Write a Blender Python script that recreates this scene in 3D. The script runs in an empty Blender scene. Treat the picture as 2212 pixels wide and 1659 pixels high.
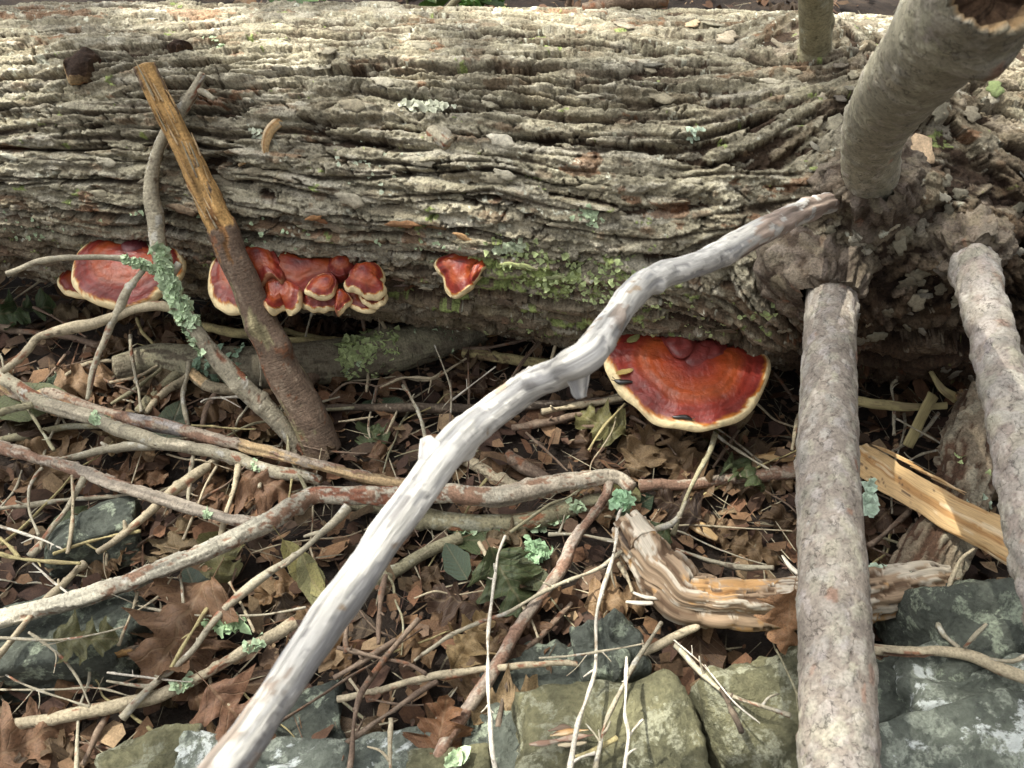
import bpy, math, random
import numpy as np
from mathutils import Vector, Matrix
random.seed(7)
RNG = np.random.default_rng(11)
rad = math.radians
scene = bpy.context.scene
COL = scene.collection

# ------------------------------------------------------------------ camera
FPX = 1916.0; CX, CY = 1106.0, 829.5           # focal length and centre in photo units (2212 x 1659)
PITCH = rad(42)
CAM = np.array([0.0, -1.244, 0.955])
FW = np.array([0, math.cos(PITCH), -math.sin(PITCH)])
UP = np.array([0, math.sin(PITCH), math.cos(PITCH)])
RT = np.array([1.0, 0, 0])
cd = bpy.data.cameras.new('camera'); cam = bpy.data.objects.new('camera', cd); COL.objects.link(cam)
cam.location = CAM; cam.rotation_euler = (math.pi/2 - PITCH, 0, 0)
cd.sensor_width = 36; cd.lens = 36*FPX/2212; cd.clip_start = 0.02; cd.clip_end = 500
cd.dof.use_dof = True; cd.dof.focus_distance = 1.25; cd.dof.aperture_fstop = 18
scene.camera = cam

# ------------------------------------------------------------------ world, sun, exposure
SUN = np.array([-0.42, 0.10, 0.90]); SUN /= np.linalg.norm(SUN)
w = bpy.data.worlds.new('World'); scene.world = w; w.use_nodes = True
wn = w.node_tree.nodes; wl = w.node_tree.links
sky = wn.new('ShaderNodeTexSky'); sky.sky_type = 'NISHITA'; sky.sun_disc = False
sky.sun_elevation = math.asin(SUN[2]); sky.sun_rotation = math.atan2(SUN[0], SUN[1])
sky.air_density = 0.6; sky.dust_density = 7.0; sky.ozone_density = 0.3
hs = wn.new('ShaderNodeHueSaturation'); hs.inputs['Saturation'].default_value = 0.05
wl.new(sky.outputs[0], hs.inputs['Color'])
wl.new(hs.outputs[0], wn['Background'].inputs['Color'])
wn['Background'].inputs['Strength'].default_value = 0.10
sl = bpy.data.lights.new('sun', 'SUN'); sl.energy = 5.0; sl.angle = rad(0.53); sl.color = (1.0, 0.96, 0.84)
so = bpy.data.objects.new('sun', sl); COL.objects.link(so)
so.rotation_euler = Vector(SUN).to_track_quat('Z', 'Y').to_euler(); so.location = Vector(SUN)*8
vs = scene.view_settings; vs.view_transform = 'Standard'; vs.look = 'None'; vs.gamma = 1.0
vs.use_curve_mapping = False; vs.exposure = 1.42
try: scene.cycles.use_denoising = True
except Exception: pass

# ------------------------------------------------------------------ helpers
def nrm(v): v = np.asarray(v, float); return v/np.linalg.norm(v)
def ray(u, v): return nrm(FW + RT*(u-CX)/FPX + UP*(CY-v)/FPX)
def plane_pt(u, v, z): d = ray(u, v); return CAM + d*(z-CAM[2])/d[2]
def dist_pt(u, v, dep): d = FW + RT*(u-CX)/FPX + UP*(CY-v)/FPX; return CAM + d*dep     # dep: depth along view axis
def depth(p): return float((np.asarray(p)-CAM) @ FW)
def sstep(a, b, x): t = np.clip((x-a)/(b-a), 0, 1); return t*t*(3-2*t)
def fnoise(n0, n1, d0, d1, L0, L1, beta=3.0, seed=0):
    r = np.random.default_rng(seed)
    k0 = np.fft.fftfreq(n0, d0)[:, None]; k1 = np.fft.rfftfreq(n1, d1)[None, :]
    amp = (1+(2*np.pi*k0*L0)**2+(2*np.pi*k1*L1)**2)**(-beta/2)
    F = np.fft.rfft2(r.standard_normal((n0, n1)))*amp; F[0, 0] = 0
    o = np.fft.irfft2(F, s=(n0, n1)); return o/(o.std()+1e-12)
def props(o, label=None, cat=None, group=None, kind=None):
    if label: o['label'] = label
    if cat: o['category'] = cat
    if group: o['group'] = group
    if kind: o['kind'] = kind
    return o
def empty(name, loc=(0, 0, 0)):
    o = bpy.data.objects.new(name, None); o.empty_display_size = 0.02; o.location = loc; COL.objects.link(o); return o
def link(me, name, parent=None, mat=None):
    o = bpy.data.objects.new(name, me); COL.objects.link(o)
    if mat and not me.materials: me.materials.append(mat)
    if parent is not None:
        o.parent = parent; o.matrix_parent_inverse = Matrix.Translation(-Vector(parent.location))
    return o
def mesh(name, V, F, col=None, smooth=True, uv=None):
    """V (n,3); F list/array of quads or tris; col (n,4) point colours; uv (n,2) per vertex"""
    V = np.asarray(V, np.float32).reshape(-1, 3); me = bpy.data.meshes.new(name)
    if isinstance(F, np.ndarray):
        k = F.shape[1]; nF = len(F); loops = F.reshape(-1).astype(np.int32); st = np.arange(nF, dtype=np.int32)*k
    else:
        ln = np.array([len(f) for f in F], np.int32); loops = np.concatenate([np.asarray(f, np.int32) for f in F]); nF = len(F)
        st = np.concatenate([[0], np.cumsum(ln)[:-1]]).astype(np.int32)
    me.vertices.add(len(V)); me.vertices.foreach_set('co', V.ravel())
    me.loops.add(len(loops)); me.loops.foreach_set('vertex_index', loops)
    me.polygons.add(nF); me.polygons.foreach_set('loop_start', st)
    if smooth: me.polygons.foreach_set('use_smooth', np.ones(nF, bool))
    if col is not None:
        c = np.asarray(col, np.float32).reshape(len(V), -1)
        if c.shape[1] == 3: c = np.concatenate([c, np.ones((len(V), 1), np.float32)], 1)
        a = me.color_attributes.new('Col', 'FLOAT_COLOR', 'POINT'); a.data.foreach_set('color', np.ascontiguousarray(c).ravel())
    if uv is not None:
        l = me.uv_layers.new(name='UVMap'); l.data.foreach_set('uv', np.asarray(uv, np.float32)[loops].ravel())
    me.update(calc_edges=True); me.validate(); return me
def gridF(n0, n1, closed1=False, off=0):
    i = np.arange(n0-1)[:, None]; j = np.arange(n1 if closed1 else n1-1)[None, :]; j2 = (j+1) % n1
    q = np.stack([i*n1+j, i*n1+j2, (i+1)*n1+j2, (i+1)*n1+j], -1).reshape(-1, 4); return q+off
def catmull(P, n):
    P = np.asarray(P, float); m = len(P)
    if m == 2:
        t = np.linspace(0, 1, n)[:, None]; return P[0]*(1-t)+P[1]*t
    Q = np.vstack([2*P[0]-P[1], P, 2*P[-1]-P[-2]])
    seg = np.linalg.norm(np.diff(P[:, :3], axis=0), axis=1); cum = np.concatenate([[0], np.cumsum(seg)]); cum /= cum[-1]
    out = []
    for x in np.linspace(0, 1, n):
        k = min(max(np.searchsorted(cum, x, 'right')-1, 0), m-2); t = (x-cum[k])/max(cum[k+1]-cum[k], 1e-9)
        a, b, c, d = Q[k], Q[k+1], Q[k+2], Q[k+3]
        out.append(0.5*((2*b)+(c-a)*t+(2*a-5*b+4*c-d)*t*t+(3*b-a-3*c+d)*t**3))
    return np.array(out)

# ------------------------------------------------------------------ materials
def newmat(name):
    m = bpy.data.materials.new(name); m.use_nodes = True; nt = m.node_tree; return m, nt, nt.nodes, nt.links, nt.nodes['Principled BSDF']
def noise_node(N, L, scale, detail=5, rough=0.6, coord=None, dist=0):
    n = N.new('ShaderNodeTexNoise'); n.inputs['Scale'].default_value = scale; n.inputs['Detail'].default_value = detail
    n.inputs['Roughness'].default_value = rough; n.inputs['Distortion'].default_value = dist
    if coord is not None: L.new(coord, n.inputs['Vector'])
    return n
def ramp(N, stops):
    r = N.new('ShaderNodeValToRGB'); e = r.color_ramp.elements
    while len(e) > 1: e.remove(e[0])
    e[0].position = stops[0][0]; e[0].color = (*stops[0][1], 1)
    for p, c in stops[1:]: x = e.new(p); x.color = (*c, 1)
    return r
def mixc(N, L, a, b, fac, mode='MIX'):
    m = N.new('ShaderNodeMix'); m.data_type = 'RGBA'; m.blend_type = mode
    for s, v in ((0, fac), (6, a), (7, b)):
        if hasattr(v, 'is_linked') or hasattr(v, 'links'): L.new(v, m.inputs[s])
        elif isinstance(v, (int, float)): m.inputs[s].default_value = v
        else: m.inputs[s].default_value = (*v, 1)
    return m.outputs[2]
def vcol_mat(name, rough=0.85, sc=260, amp=0.45, bump=0.35, bdist=0.0012, spec=0.3, stretch=None, lent=False, crack=None):
    m, nt, N, L, B = newmat(name)
    at = N.new('ShaderNodeAttribute'); at.attribute_name = 'Col'
    tc = N.new('ShaderNodeTexCoord'); co = tc.outputs['Object']
    if stretch:
        uvn = N.new('ShaderNodeUVMap'); mp = N.new('ShaderNodeMapping'); mp.inputs['Scale'].default_value = stretch
        L.new(uvn.outputs[0], mp.inputs['Vector']); co2 = mp.outputs[0]
    else: co2 = co
    n1 = noise_node(N, L, sc, 4, 0.65, co2); n2 = noise_node(N, L, sc*0.16, 4, 0.6, co)
    r1 = ramp(N, [(0.25, (1-amp,)*3), (0.5, (1, 1, 1)), (0.75, (1+amp*0.7,)*3)]); L.new(n1.outputs[0], r1.inputs[0])
    r2 = ramp(N, [(0.3, (1-amp*0.6,)*3), (0.7, (1+amp*0.5,)*3)]); L.new(n2.outputs[0], r2.inputs[0])
    c = mixc(N, L, at.outputs['Color'], r1.outputs[0], 1.0, 'MULTIPLY'); c = mixc(N, L, c, r2.outputs[0], 1.0, 'MULTIPLY')
    hgt = n1.outputs[0]
    if lent or crack:
        uvn = N.new('ShaderNodeUVMap'); mp = N.new('ShaderNodeMapping'); mp.inputs['Scale'].default_value = (260, 55, 1) if lent else (crack[0], crack[1], 1); L.new(uvn.outputs[0], mp.inputs['Vector'])
        if lent:
            n3 = noise_node(N, L, 1.0, 3, 0.6, mp.outputs[0], 0.4); k3 = ramp(N, [(0.27, (0.42,)*3), (0.38, (1,)*3), (0.66, (1,)*3), (0.76, (1.45,)*3)]); L.new(n3.outputs[0], k3.inputs[0])
        else:
            nd = noise_node(N, L, 0.9, 3, 0.6, mp.outputs[0]); ad0 = N.new('ShaderNodeVectorMath'); ad0.operation = 'ADD'; sc0 = N.new('ShaderNodeVectorMath'); sc0.operation = 'SCALE'; sc0.inputs['Scale'].default_value = 1.8; L.new(nd.outputs['Color'], sc0.inputs[0]); L.new(mp.outputs[0], ad0.inputs[0]); L.new(sc0.outputs[0], ad0.inputs[1])
            vo = N.new('ShaderNodeTexVoronoi'); vo.feature = 'DISTANCE_TO_EDGE'; vo.inputs['Scale'].default_value = 1.0; L.new(ad0.outputs[0], vo.inputs['Vector'])
            k4 = N.new('ShaderNodeMapRange'); L.new(vo.outputs['Distance'], k4.inputs[0]); k4.inputs[1].default_value = 0.0; k4.inputs[2].default_value = 0.05; k4.inputs[3].default_value = 0.45; k4.inputs[4].default_value = 1.0
            nm = noise_node(N, L, 0.8, 3, 0.6, mp.outputs[0]); km = ramp(N, [(0.50, (1,)*3), (0.62, (0.2,)*3)]); L.new(nm.outputs[0], km.inputs[0])
            k3 = N.new('ShaderNodeMath'); k3.operation = 'MAXIMUM'; L.new(k4.outputs[0], k3.inputs[0]); L.new(km.outputs[0], k3.inputs[1]); n3 = k3
        c = mixc(N, L, c, k3.outputs[0], 1.0, 'MULTIPLY'); ad1 = N.new('ShaderNodeMath'); ad1.operation = 'ADD'; L.new(hgt, ad1.inputs[0]); L.new(n3.outputs[0], ad1.inputs[1]); hgt = ad1.outputs[0]
    L.new(c, B.inputs['Base Color']); B.inputs['Roughness'].default_value = rough; B.inputs['Specular IOR Level'].default_value = spec
    bp = N.new('ShaderNodeBump'); bp.inputs['Strength'].default_value = bump; bp.inputs['Distance'].default_value = bdist
    L.new(hgt, bp.inputs['Height']); L.new(bp.outputs[0], B.inputs['Normal'])
    return m
M_BARK = vcol_mat('log bark', 0.92, 330, 0.62, 1.0, 0.0035)
M_STICK = vcol_mat('stick bark', 0.85, 300, 0.5, 0.9, 0.002, lent=True)
M_WOOD = vcol_mat('split wood', 0.75, 1.0, 0.42, 0.5, 0.0012, stretch=(35, 480, 1))
M_LICHEN = vcol_mat('lichen', 0.9, 500, 0.25, 0.4, 0.0008)
M_TWIG = vcol_mat('twig bark', 0.82, 380, 0.45, 0.7, 0.001)
M_SCALY = vcol_mat('scaly limb bark', 0.88, 330, 0.4, 0.8, 0.002, crack=(95, 120))
M_PALE = vcol_mat('bare weathered wood', 0.8, 1.0, 0.42, 0.7, 0.0016, stretch=(30, 300, 1))
# lacquered fungus: alpha of the colour says how varnished
m, nt, N, L, B = newmat('lacquered fungus'); M_FUNGUS = m
at = N.new('ShaderNodeAttribute'); at.attribute_name = 'Col'
tc = N.new('ShaderNodeTexCoord'); n1 = noise_node(N, L, 90, 6, 0.6, tc.outputs['Object']); n2 = noise_node(N, L, 22, 4, 0.6, tc.outputs['Object'])
r1 = ramp(N, [(0.3, (0.75,)*3), (0.7, (1.2,)*3)]); L.new(n1.outputs[0], r1.inputs[0])
L.new(mixc(N, L, at.outputs['Color'], r1.outputs[0], 1.0, 'MULTIPLY'), B.inputs['Base Color'])
mr = N.new('ShaderNodeMapRange'); L.new(at.outputs['Alpha'], mr.inputs[0]); mr.inputs[3].default_value = 0.75; mr.inputs[4].default_value = 0.48; B.inputs['Specular IOR Level'].default_value = 0.3
L.new(mr.outputs[0], B.inputs['Roughness'])
mc = N.new('ShaderNodeMath'); mc.operation = 'MULTIPLY'; mc.inputs[1].default_value = 0.22; L.new(at.outputs['Alpha'], mc.inputs[0]); L.new(mc.outputs[0], B.inputs['Coat Weight'])
rr = N.new('ShaderNodeMapRange'); L.new(n2.outputs[0], rr.inputs[0]); rr.inputs[1].default_value = 0.35; rr.inputs[2].default_value = 0.7; rr.inputs[3].default_value = 0.15; rr.inputs[4].default_value = 0.42
L.new(rr.outputs[0], B.inputs['Coat Roughness'])
n5 = noise_node(N, L, 38, 4, 0.55, tc.outputs['Object'], 0.6); m5 = N.new('ShaderNodeMath'); m5.operation = 'MULTIPLY_ADD'; m5.inputs[1].default_value = 2.2; L.new(n5.outputs[0], m5.inputs[0]); L.new(n1.outputs[0], m5.inputs[2])
bp = N.new('ShaderNodeBump'); bp.inputs['Strength'].default_value = 0.5; bp.inputs['Distance'].default_value = 0.003
L.new(m5.outputs[0], bp.inputs['Height']); L.new(bp.outputs[0], B.inputs['Normal']); L.new(bp.outputs[0], B.inputs['Coat Normal'])
B.inputs['Subsurface Weight'].default_value = 0.0

def leaf_mat(name, rough=0.6, trans=0.25):
    m, nt, N, L, B = newmat(name)
    oi = N.new('ShaderNodeObjectInfo'); uvn = N.new('ShaderNodeUVMap'); tc = N.new('ShaderNodeTexCoord')
    sp = N.new('ShaderNodeSeparateXYZ'); L.new(uvn.outputs[0], sp.inputs[0])
    ab = N.new('ShaderNodeMath'); ab.operation = 'ABSOLUTE'; L.new(sp.outputs[1], ab.inputs[0])
    # side veins: x - |y| repeating
    su = N.new('ShaderNodeMath'); su.operation = 'SUBTRACT'; L.new(sp.outputs[0], su.inputs[0]); L.new(ab.outputs[0], su.inputs[1])
    mu = N.new('ShaderNodeMath'); mu.operation = 'MULTIPLY'; mu.inputs[1].default_value = 9.0; L.new(su.outputs[0], mu.inputs[0])
    fr = N.new('ShaderNodeMath'); fr.operation = 'PINGPONG'; fr.inputs[1].default_value = 0.5; L.new(mu.outputs[0], fr.inputs[0])
    lt = N.new('ShaderNodeMapRange'); lt.interpolation_type = 'SMOOTHSTEP'; L.new(fr.outputs[0], lt.inputs[0]); lt.inputs[1].default_value = 0.0; lt.inputs[2].default_value = 0.09; lt.inputs[3].default_value = 1; lt.inputs[4].default_value = 0
    md = N.new('ShaderNodeMapRange'); md.interpolation_type = 'SMOOTHSTEP'; L.new(ab.outputs[0], md.inputs[0]); md.inputs[1].default_value = 0.008; md.inputs[2].default_value = 0.022; md.inputs[3].default_value = 1; md.inputs[4].default_value = 0
    mx = N.new('ShaderNodeMath'); mx.operation = 'MAXIMUM'; L.new(lt.outputs[0], mx.inputs[0]); L.new(md.outputs[0], mx.inputs[1])
    n1 = noise_node(N, L, 38, 5, 0.65, tc.outputs['Object']); n2 = noise_node(N, L, 320, 3, 0.6, tc.outputs['Object'])
    r1 = ramp(N, [(0.3, (0.5, 0.46, 0.42)), (0.5, (0.95, 0.95, 0.95)), (0.75, (1.25, 1.2, 1.1))]); L.new(n1.outputs[0], r1.inputs[0])
    r2 = ramp(N, [(0.3, (0.8,)*3), (0.7, (1.15,)*3)]); L.new(n2.outputs[0], r2.inputs[0])
    c = mixc(N, L, oi.outputs['Color'], r1.outputs[0], 1.0, 'MULTIPLY'); c = mixc(N, L, c, r2.outputs[0], 1.0, 'MULTIPLY')
    vm = N.new('ShaderNodeMath'); vm.operation = 'MULTIPLY'; vm.inputs[1].default_value = 0.18; L.new(mx.outputs[0], vm.inputs[0])
    c = mixc(N, L, c, (0.42, 0.32, 0.2), vm.outputs[0])
    L.new(c, B.inputs['Base Color']); B.inputs['Roughness'].default_value = rough; B.inputs['Specular IOR Level'].default_value = 0.35
    bp = N.new('ShaderNodeBump'); bp.inputs['Strength'].default_value = 0.5; bp.inputs['Distance'].default_value = 0.0015
    ad = N.new('ShaderNodeMath'); ad.operation = 'ADD'; L.new(mx.outputs[0], ad.inputs[0]); L.new(n1.outputs[0], ad.inputs[1])
    L.new(ad.outputs[0], bp.inputs['Height']); L.new(bp.outputs[0], B.inputs['Normal'])
    tr = N.new('ShaderNodeBsdfTranslucent'); L.new(c, tr.inputs[0]); ms = N.new('ShaderNodeMixShader'); ms.inputs[0].default_value = trans
    out = [x for x in N if x.type == 'OUTPUT_MATERIAL'][0]
    L.new(B.outputs[0], ms.inputs[1]); L.new(tr.outputs[0], ms.inputs[2]); L.new(ms.outputs[0], out.inputs[0])
    return m
M_LEAF = leaf_mat('dry leaf'); M_GREEN = leaf_mat('living leaf', 0.45, 0.35)

def stone_mat(name, base, mid, lich, amount, white=0.0, seed=0):
    m, nt, N, L, B = newmat(name)
    tc = N.new('ShaderNodeTexCoord'); mp = N.new('ShaderNodeMapping'); mp.inputs['Location'].default_value = (seed*3.1, seed*1.7, seed*0.9)
    L.new(tc.outputs['Object'], mp.inputs[0]); co = mp.outputs[0]
    a = noise_node(N, L, 14, 8, 0.65, co); b = noise_node(N, L, 120, 6, 0.7, co); c = noise_node(N, L, 34, 8, 0.66, co, 0.3); d = noise_node(N, L, 16, 9, 0.72, co, 0.4)
    r = ramp(N, [(0.3, base), (0.52, mid), (0.72, tuple(x*1.3 for x in mid))]); L.new(a.outputs[0], r.inputs[0])
    r2 = ramp(N, [(0.25, (0.55,)*3), (0.5, (1,)*3), (0.78, (1.5,)*3)]); L.new(b.outputs[0], r2.inputs[0])
    col = mixc(N, L, r.outputs[0], r2.outputs[0], 1.0, 'MULTIPLY')
    k = ramp(N, [(amount, (0,)*3), (amount+0.05, (1,)*3)]); L.new(c.outputs[0], k.inputs[0])
    lc = mixc(N, L, lich, r2.outputs[0], 0.8, 'MULTIPLY')
    e_ = noise_node(N, L, 260, 3, 0.6, co); ke = ramp(N, [(0.4, (0.35,)*3), (0.55, (1,)*3)]); L.new(e_.outputs[0], ke.inputs[0])
    col = mixc(N, L, col, lc, mixc(N, L, k.outputs[0], ke.outputs[0], 1.0, 'MULTIPLY'))
    if white > 0:
        k2 = ramp(N, [(white, (0,)*3), (white+0.04, (1,)*3)]); L.new(d.outputs[0], k2.inputs[0])
        wc = mixc(N, L, (0.62, 0.66, 0.64), r2.outputs[0], 0.6, 'MULTIPLY'); col = mixc(N, L, col, wc, k2.outputs[0])
    L.new(col, B.inputs['Base Color']); B.inputs['Roughness'].default_value = 0.88; B.inputs['Specular IOR Level'].default_value = 0.25
    bp = N.new('ShaderNodeBump'); bp.inputs['Strength'].default_value = 1.0; bp.inputs['Distance'].default_value = 0.007
    ad = N.new('ShaderNodeMath'); ad.operation = 'ADD'; L.new(a.outputs[0], ad.inputs[0]); L.new(b.outputs[0], ad.inputs[1])
    L.new(ad.outputs[0], bp.inputs['Height']); L.new(bp.outputs[0], B.inputs['Normal'])
    return m
M_ST_OLIVE = stone_mat('mossy olive stone', (0.055, 0.056, 0.036), (0.16, 0.152, 0.088), (0.28, 0.28, 0.2), 0.52, 0.0, 1)
M_ST_DARK = stone_mat('dark stone with pale lichen', (0.04, 0.047, 0.041), (0.095, 0.105, 0.087), (0.29, 0.33, 0.25), 0.525, 0.0, 2)
M_ST_WHITE = stone_mat('grey stone with white lichen', (0.06, 0.07, 0.062), (0.14, 0.155, 0.128), (0.32, 0.35, 0.29), 0.51, 0.55, 3)
m, nt, N, L, B = newmat('forest soil'); M_SOIL = m
tc = N.new('ShaderNodeTexCoord'); n1 = noise_node(N, L, 30, 8, 0.7, tc.outputs['Object']); n2 = noise_node(N, L, 260, 4, 0.7, tc.outputs['Object'])
r = ramp(N, [(0.3, (0.012, 0.008, 0.006)), (0.55, (0.035, 0.022, 0.014)), (0.75, (0.07, 0.045, 0.028))]); L.new(n1.outputs[0], r.inputs[0]); L.new(r.outputs[0], B.inputs['Base Color'])
B.inputs['Roughness'].default_value = 0.95; bp = N.new('ShaderNodeBump'); bp.inputs['Distance'].default_value = 0.01; L.new(n2.outputs[0], bp.inputs['Height']); L.new(bp.outputs[0], B.inputs['Normal'])
def plain(name, c, rough=0.6, spec=0.4, coat=0):
    m, nt, N, L, B = newmat(name); tc = N.new('ShaderNodeTexCoord'); n = noise_node(N, L, 200, 4, 0.6, tc.outputs['Object'])
    r = ramp(N, [(0.3, tuple(x*0.7 for x in c)), (0.7, tuple(x*1.3 for x in c))]); L.new(n.outputs[0], r.inputs[0]); L.new(r.outputs[0], B.inputs['Base Color'])
    B.inputs['Roughness'].default_value = rough; B.inputs['Specular IOR Level'].default_value = spec; B.inputs['Coat Weight'].default_value = coat; return m
M_SLUG = plain('slug skin', (0.012, 0.01, 0.008), 0.35, 0.6, 0.5)

# ------------------------------------------------------------------ ground
GX0, GX1, GY0, GY1, GD = -1.7, 1.7, -1.5, 2.3, 0.015
gnx, gny = int((GX1-GX0)/GD)+1, int((GY1-GY0)/GD)+1
GN = fnoise(gny, gnx, GD, GD, 0.18, 0.18, 3.2, 5)*0.009+fnoise(gny, gnx, GD, GD, 0.03, 0.03, 3, 6)*0.003
def gh(x, y):
    i = int(round((y-GY0)/GD)); j = int(round((x-GX0)/GD))
    if 0 <= i < gny and 0 <= j < gnx: return float(GN[i, j])
    return 0.0
xs = np.concatenate([[-70, -30, -10, -4, -2.4], GX0+np.arange(gnx)*GD, [2.4, 4, 10, 30, 70]])
ys = np.concatenate([[-70, -30, -10, -4, -2.3], GY0+np.arange(gny)*GD, [3, 5, 12, 30, 90]])
Z = np.zeros((len(ys), len(xs))); Z[5:-5, 5:-5] = GN*sstep(0, 0.1, 1.0)
Xg, Yg = np.meshgrid(xs, ys)
g = link(mesh('ground', np.stack([Xg, Yg, Z], -1), gridF(len(ys), len(xs))), 'ground', None, M_SOIL); props(g, kind='structure')
def gp(u, v, h=0.0):
    p = plane_pt(u, v, h)
    for _ in range(3): p = plane_pt(u, v, h+gh(p[0], p[1]))
    return p

# ------------------------------------------------------------------ the fallen log
LA = np.array([0, -0.0055, 0.2738]); La = nrm([1, -0.1317, -0.0006])
Lf = nrm(np.array([0, -1, 0])-La*(np.array([0, -1, 0]) @ La)); Lu = np.cross(La, Lf); Lu = Lu if Lu[2] > 0 else -Lu
def R0(s): return 0.223+0.032*s
LIMBS = []                                    # (s, theta, amplitude, sigma)
def Rs(s, th):
    r = R0(s)+0*th
    for s0, t0, a, sg in LIMBS: r = r+a*np.exp(-(((s-s0))**2+(R0(s0)*(th-t0))**2)/sg**2)
    return r
def log_st(p):
    q = np.asarray(p)-LA; s = q @ La; f = q @ Lf; u = q @ Lu; return s, np.arctan2(u, f), np.hypot(f, u)
def log_hit(u, v):
    d = ray(u, v); t = np.arange(0.6, 2.2, 0.003); P = CAM+t[:, None]*d; s, th, r = log_st(P); k = np.where(r < Rs(s, th)+BARKH)[0]
    k = k[0] if len(k) else int(np.argmin(r)); return s[k], th[k], P[k]
BARKH = 0.008
def log_xyz(s, th, r): return LA+np.multiply.outer(s, La)+(r*np.cos(th))[..., None]*Lf+(r*np.sin(th))[..., None]*Lu
for u, v, a, sg in ((1797, 600, 0.035, 0.075), (1885, 380, 0.05, 0.095), (2095, 530, 0.035, 0.08), (1765, 95, 0.025, 0.07), (1990, 640, 0.02, 0.16)):
    s_, t_, _ = log_hit(u, v); LIMBS.append((s_, t_, a, sg))
def log_pt(u, v, off=0.0):
    s, th, p = log_hit(u, v); n = math.cos(th)*Lf+math.sin(th)*Lu; return p+n*off, n
D = 0.0017
sA, sB = -0.96, 0.96; tA, tB = rad(-78), rad(122); Rm = 0.245
ns = int((sB-sA)/D); ntt = int((tB-tA)*Rm/D)
S = sA+np.arange(ns)*D; T = tA+np.arange(ntt)*D/Rm
SS, TT = np.meshgrid(S, T, indexing='ij')
flow = fnoise(ns, ntt, D, D, 0.16, 0.08, 3.0, 21)*0.10
swl = np.zeros((ns, ntt))
for s0, t0, a, sg in LIMBS:
    dx = SS-s0; dy = (TT-t0)*Rm; d = np.hypot(dx, dy)+1e-6; wgt = np.exp(-(d/(sg*1.5))**2)
    tang = np.arctan2(-dx, dy); tang = (tang+np.pi/2) % np.pi-np.pi/2
    flow = flow*(1-wgt*0.85)+tang*wgt*0.85; swl = np.maximum(swl, wgt)
swl = np.maximum(swl, sstep(0.42, 0.6, SS)*0.9)
wx = fnoise(ns, ntt, D, D, 0.02, 0.012, 2.2, 22); wy = fnoise(ns, ntt, D, D, 0.018, 0.008, 2.0, 23); wz = fnoise(ns, ntt, D, D, 0.006, 0.003, 1.6, 24)
H = 0.003*fnoise(ns, ntt, D, D, 0.05, 0.012, 2.4, 25)
inner = np.array([0.07, 0.047, 0.031]); CC = np.ones((ns, ntt, 3))*inner
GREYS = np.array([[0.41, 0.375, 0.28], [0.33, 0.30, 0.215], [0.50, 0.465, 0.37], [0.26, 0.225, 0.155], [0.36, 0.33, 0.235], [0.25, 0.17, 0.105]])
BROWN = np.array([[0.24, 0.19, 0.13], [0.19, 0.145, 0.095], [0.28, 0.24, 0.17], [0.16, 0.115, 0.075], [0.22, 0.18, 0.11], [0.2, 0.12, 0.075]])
def splat(n, Lr, Wr, th, mode, seed, power=2.6, jag=0.3, small=0.5, tint=0.75, lo=0.0):
    global H, CC
    r = np.random.default_rng(seed)
    for k in range(n):
        i0 = r.integers(0, ns); j0 = r.integers(0, ntt); sw = swl[i0, j0]
        Lh = r.uniform(*Lr)*(1-sw*small)/2; Wh = r.uniform(*Wr)*(1+sw*0.25)/2; ang = flow[i0, j0]+r.normal(0, 0.05+0.25*sw)
        e = max(Lh, Wh)*1.25; hi = int(abs(e*math.cos(ang))/D+Wh/D)+3; hj = int(abs(e*math.sin(ang))/D+Wh*1.4/D)+3
        a, b = max(i0-hi, 0), min(i0+hi, ns); c, d = max(j0-hj, 0), min(j0+hj, ntt)
        if b-a < 2 or d-c < 2: continue
        X = (np.arange(a, b)-i0)[:, None]*D; Y = (np.arange(c, d)-j0)[None, :]*D
        x = (X*math.cos(ang)+Y*math.sin(ang))/Lh; y = (-X*math.sin(ang)+Y*math.cos(ang))/Wh
        q = np.abs(x)**power+np.abs(y)**2.0+jag*(0.6*wx[a:b, c:d]*0.5+0.5*wy[a:b, c:d]+0.45*wz[a:b, c:d])
        mk = sstep(1.02, 0.90, q); t = th*r.uniform(0.55, 1.3)
        prof = t*mk*(1-0.25*np.clip(q, 0, 1)+r.uniform(-0.1, 0.35)*(-y)*0.6)
        if mode == 'max':
            hh = r.uniform(-0.002, 0.004)*(1 if lo == 0 else lo)+prof; new = hh > H[a:b, c:d]; H[a:b, c:d] = np.where((mk > 0.02) & new, hh, H[a:b, c:d]); sel = (mk > 0.8) & new; ed = (mk > 0.02) & (mk <= 0.8) & new; CC[a:b, c:d][ed] = CC[a:b, c:d][ed]*0.3+inner*0.7
        else:
            H[a:b, c:d] += prof; sel = mk > 0.7; ed = (mk > 0.08) & (mk <= 0.7); CC[a:b, c:d][ed] *= 0.72
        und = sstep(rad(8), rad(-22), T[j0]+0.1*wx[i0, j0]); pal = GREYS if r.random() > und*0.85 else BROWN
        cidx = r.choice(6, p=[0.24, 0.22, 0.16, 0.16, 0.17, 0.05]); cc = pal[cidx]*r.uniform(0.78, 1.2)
        if sw > 0.5 and r.random() < 0.5: cc = cc*np.array([0.72, 0.66, 0.62])
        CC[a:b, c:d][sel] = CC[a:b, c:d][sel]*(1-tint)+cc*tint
splat(760, (0.10, 0.30), (0.014, 0.032), 0.013, 'max', 31, 2.8, 0.36, 0.70)
splat(620, (0.05, 0.15), (0.008, 0.018), 0.013, 'max', 32, 2.4, 0.40, 0.5, 0.85)
splat(2600, (0.025, 0.08), (0.006, 0.016), 0.0028, 'add', 33, 2.2, 0.65, 0.45, 0.65)
splat(8500, (0.008, 0.026), (0.0035, 0.010), 0.0014, 'add', 34, 2.0, 0.7, 0.3, 0.55)
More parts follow.
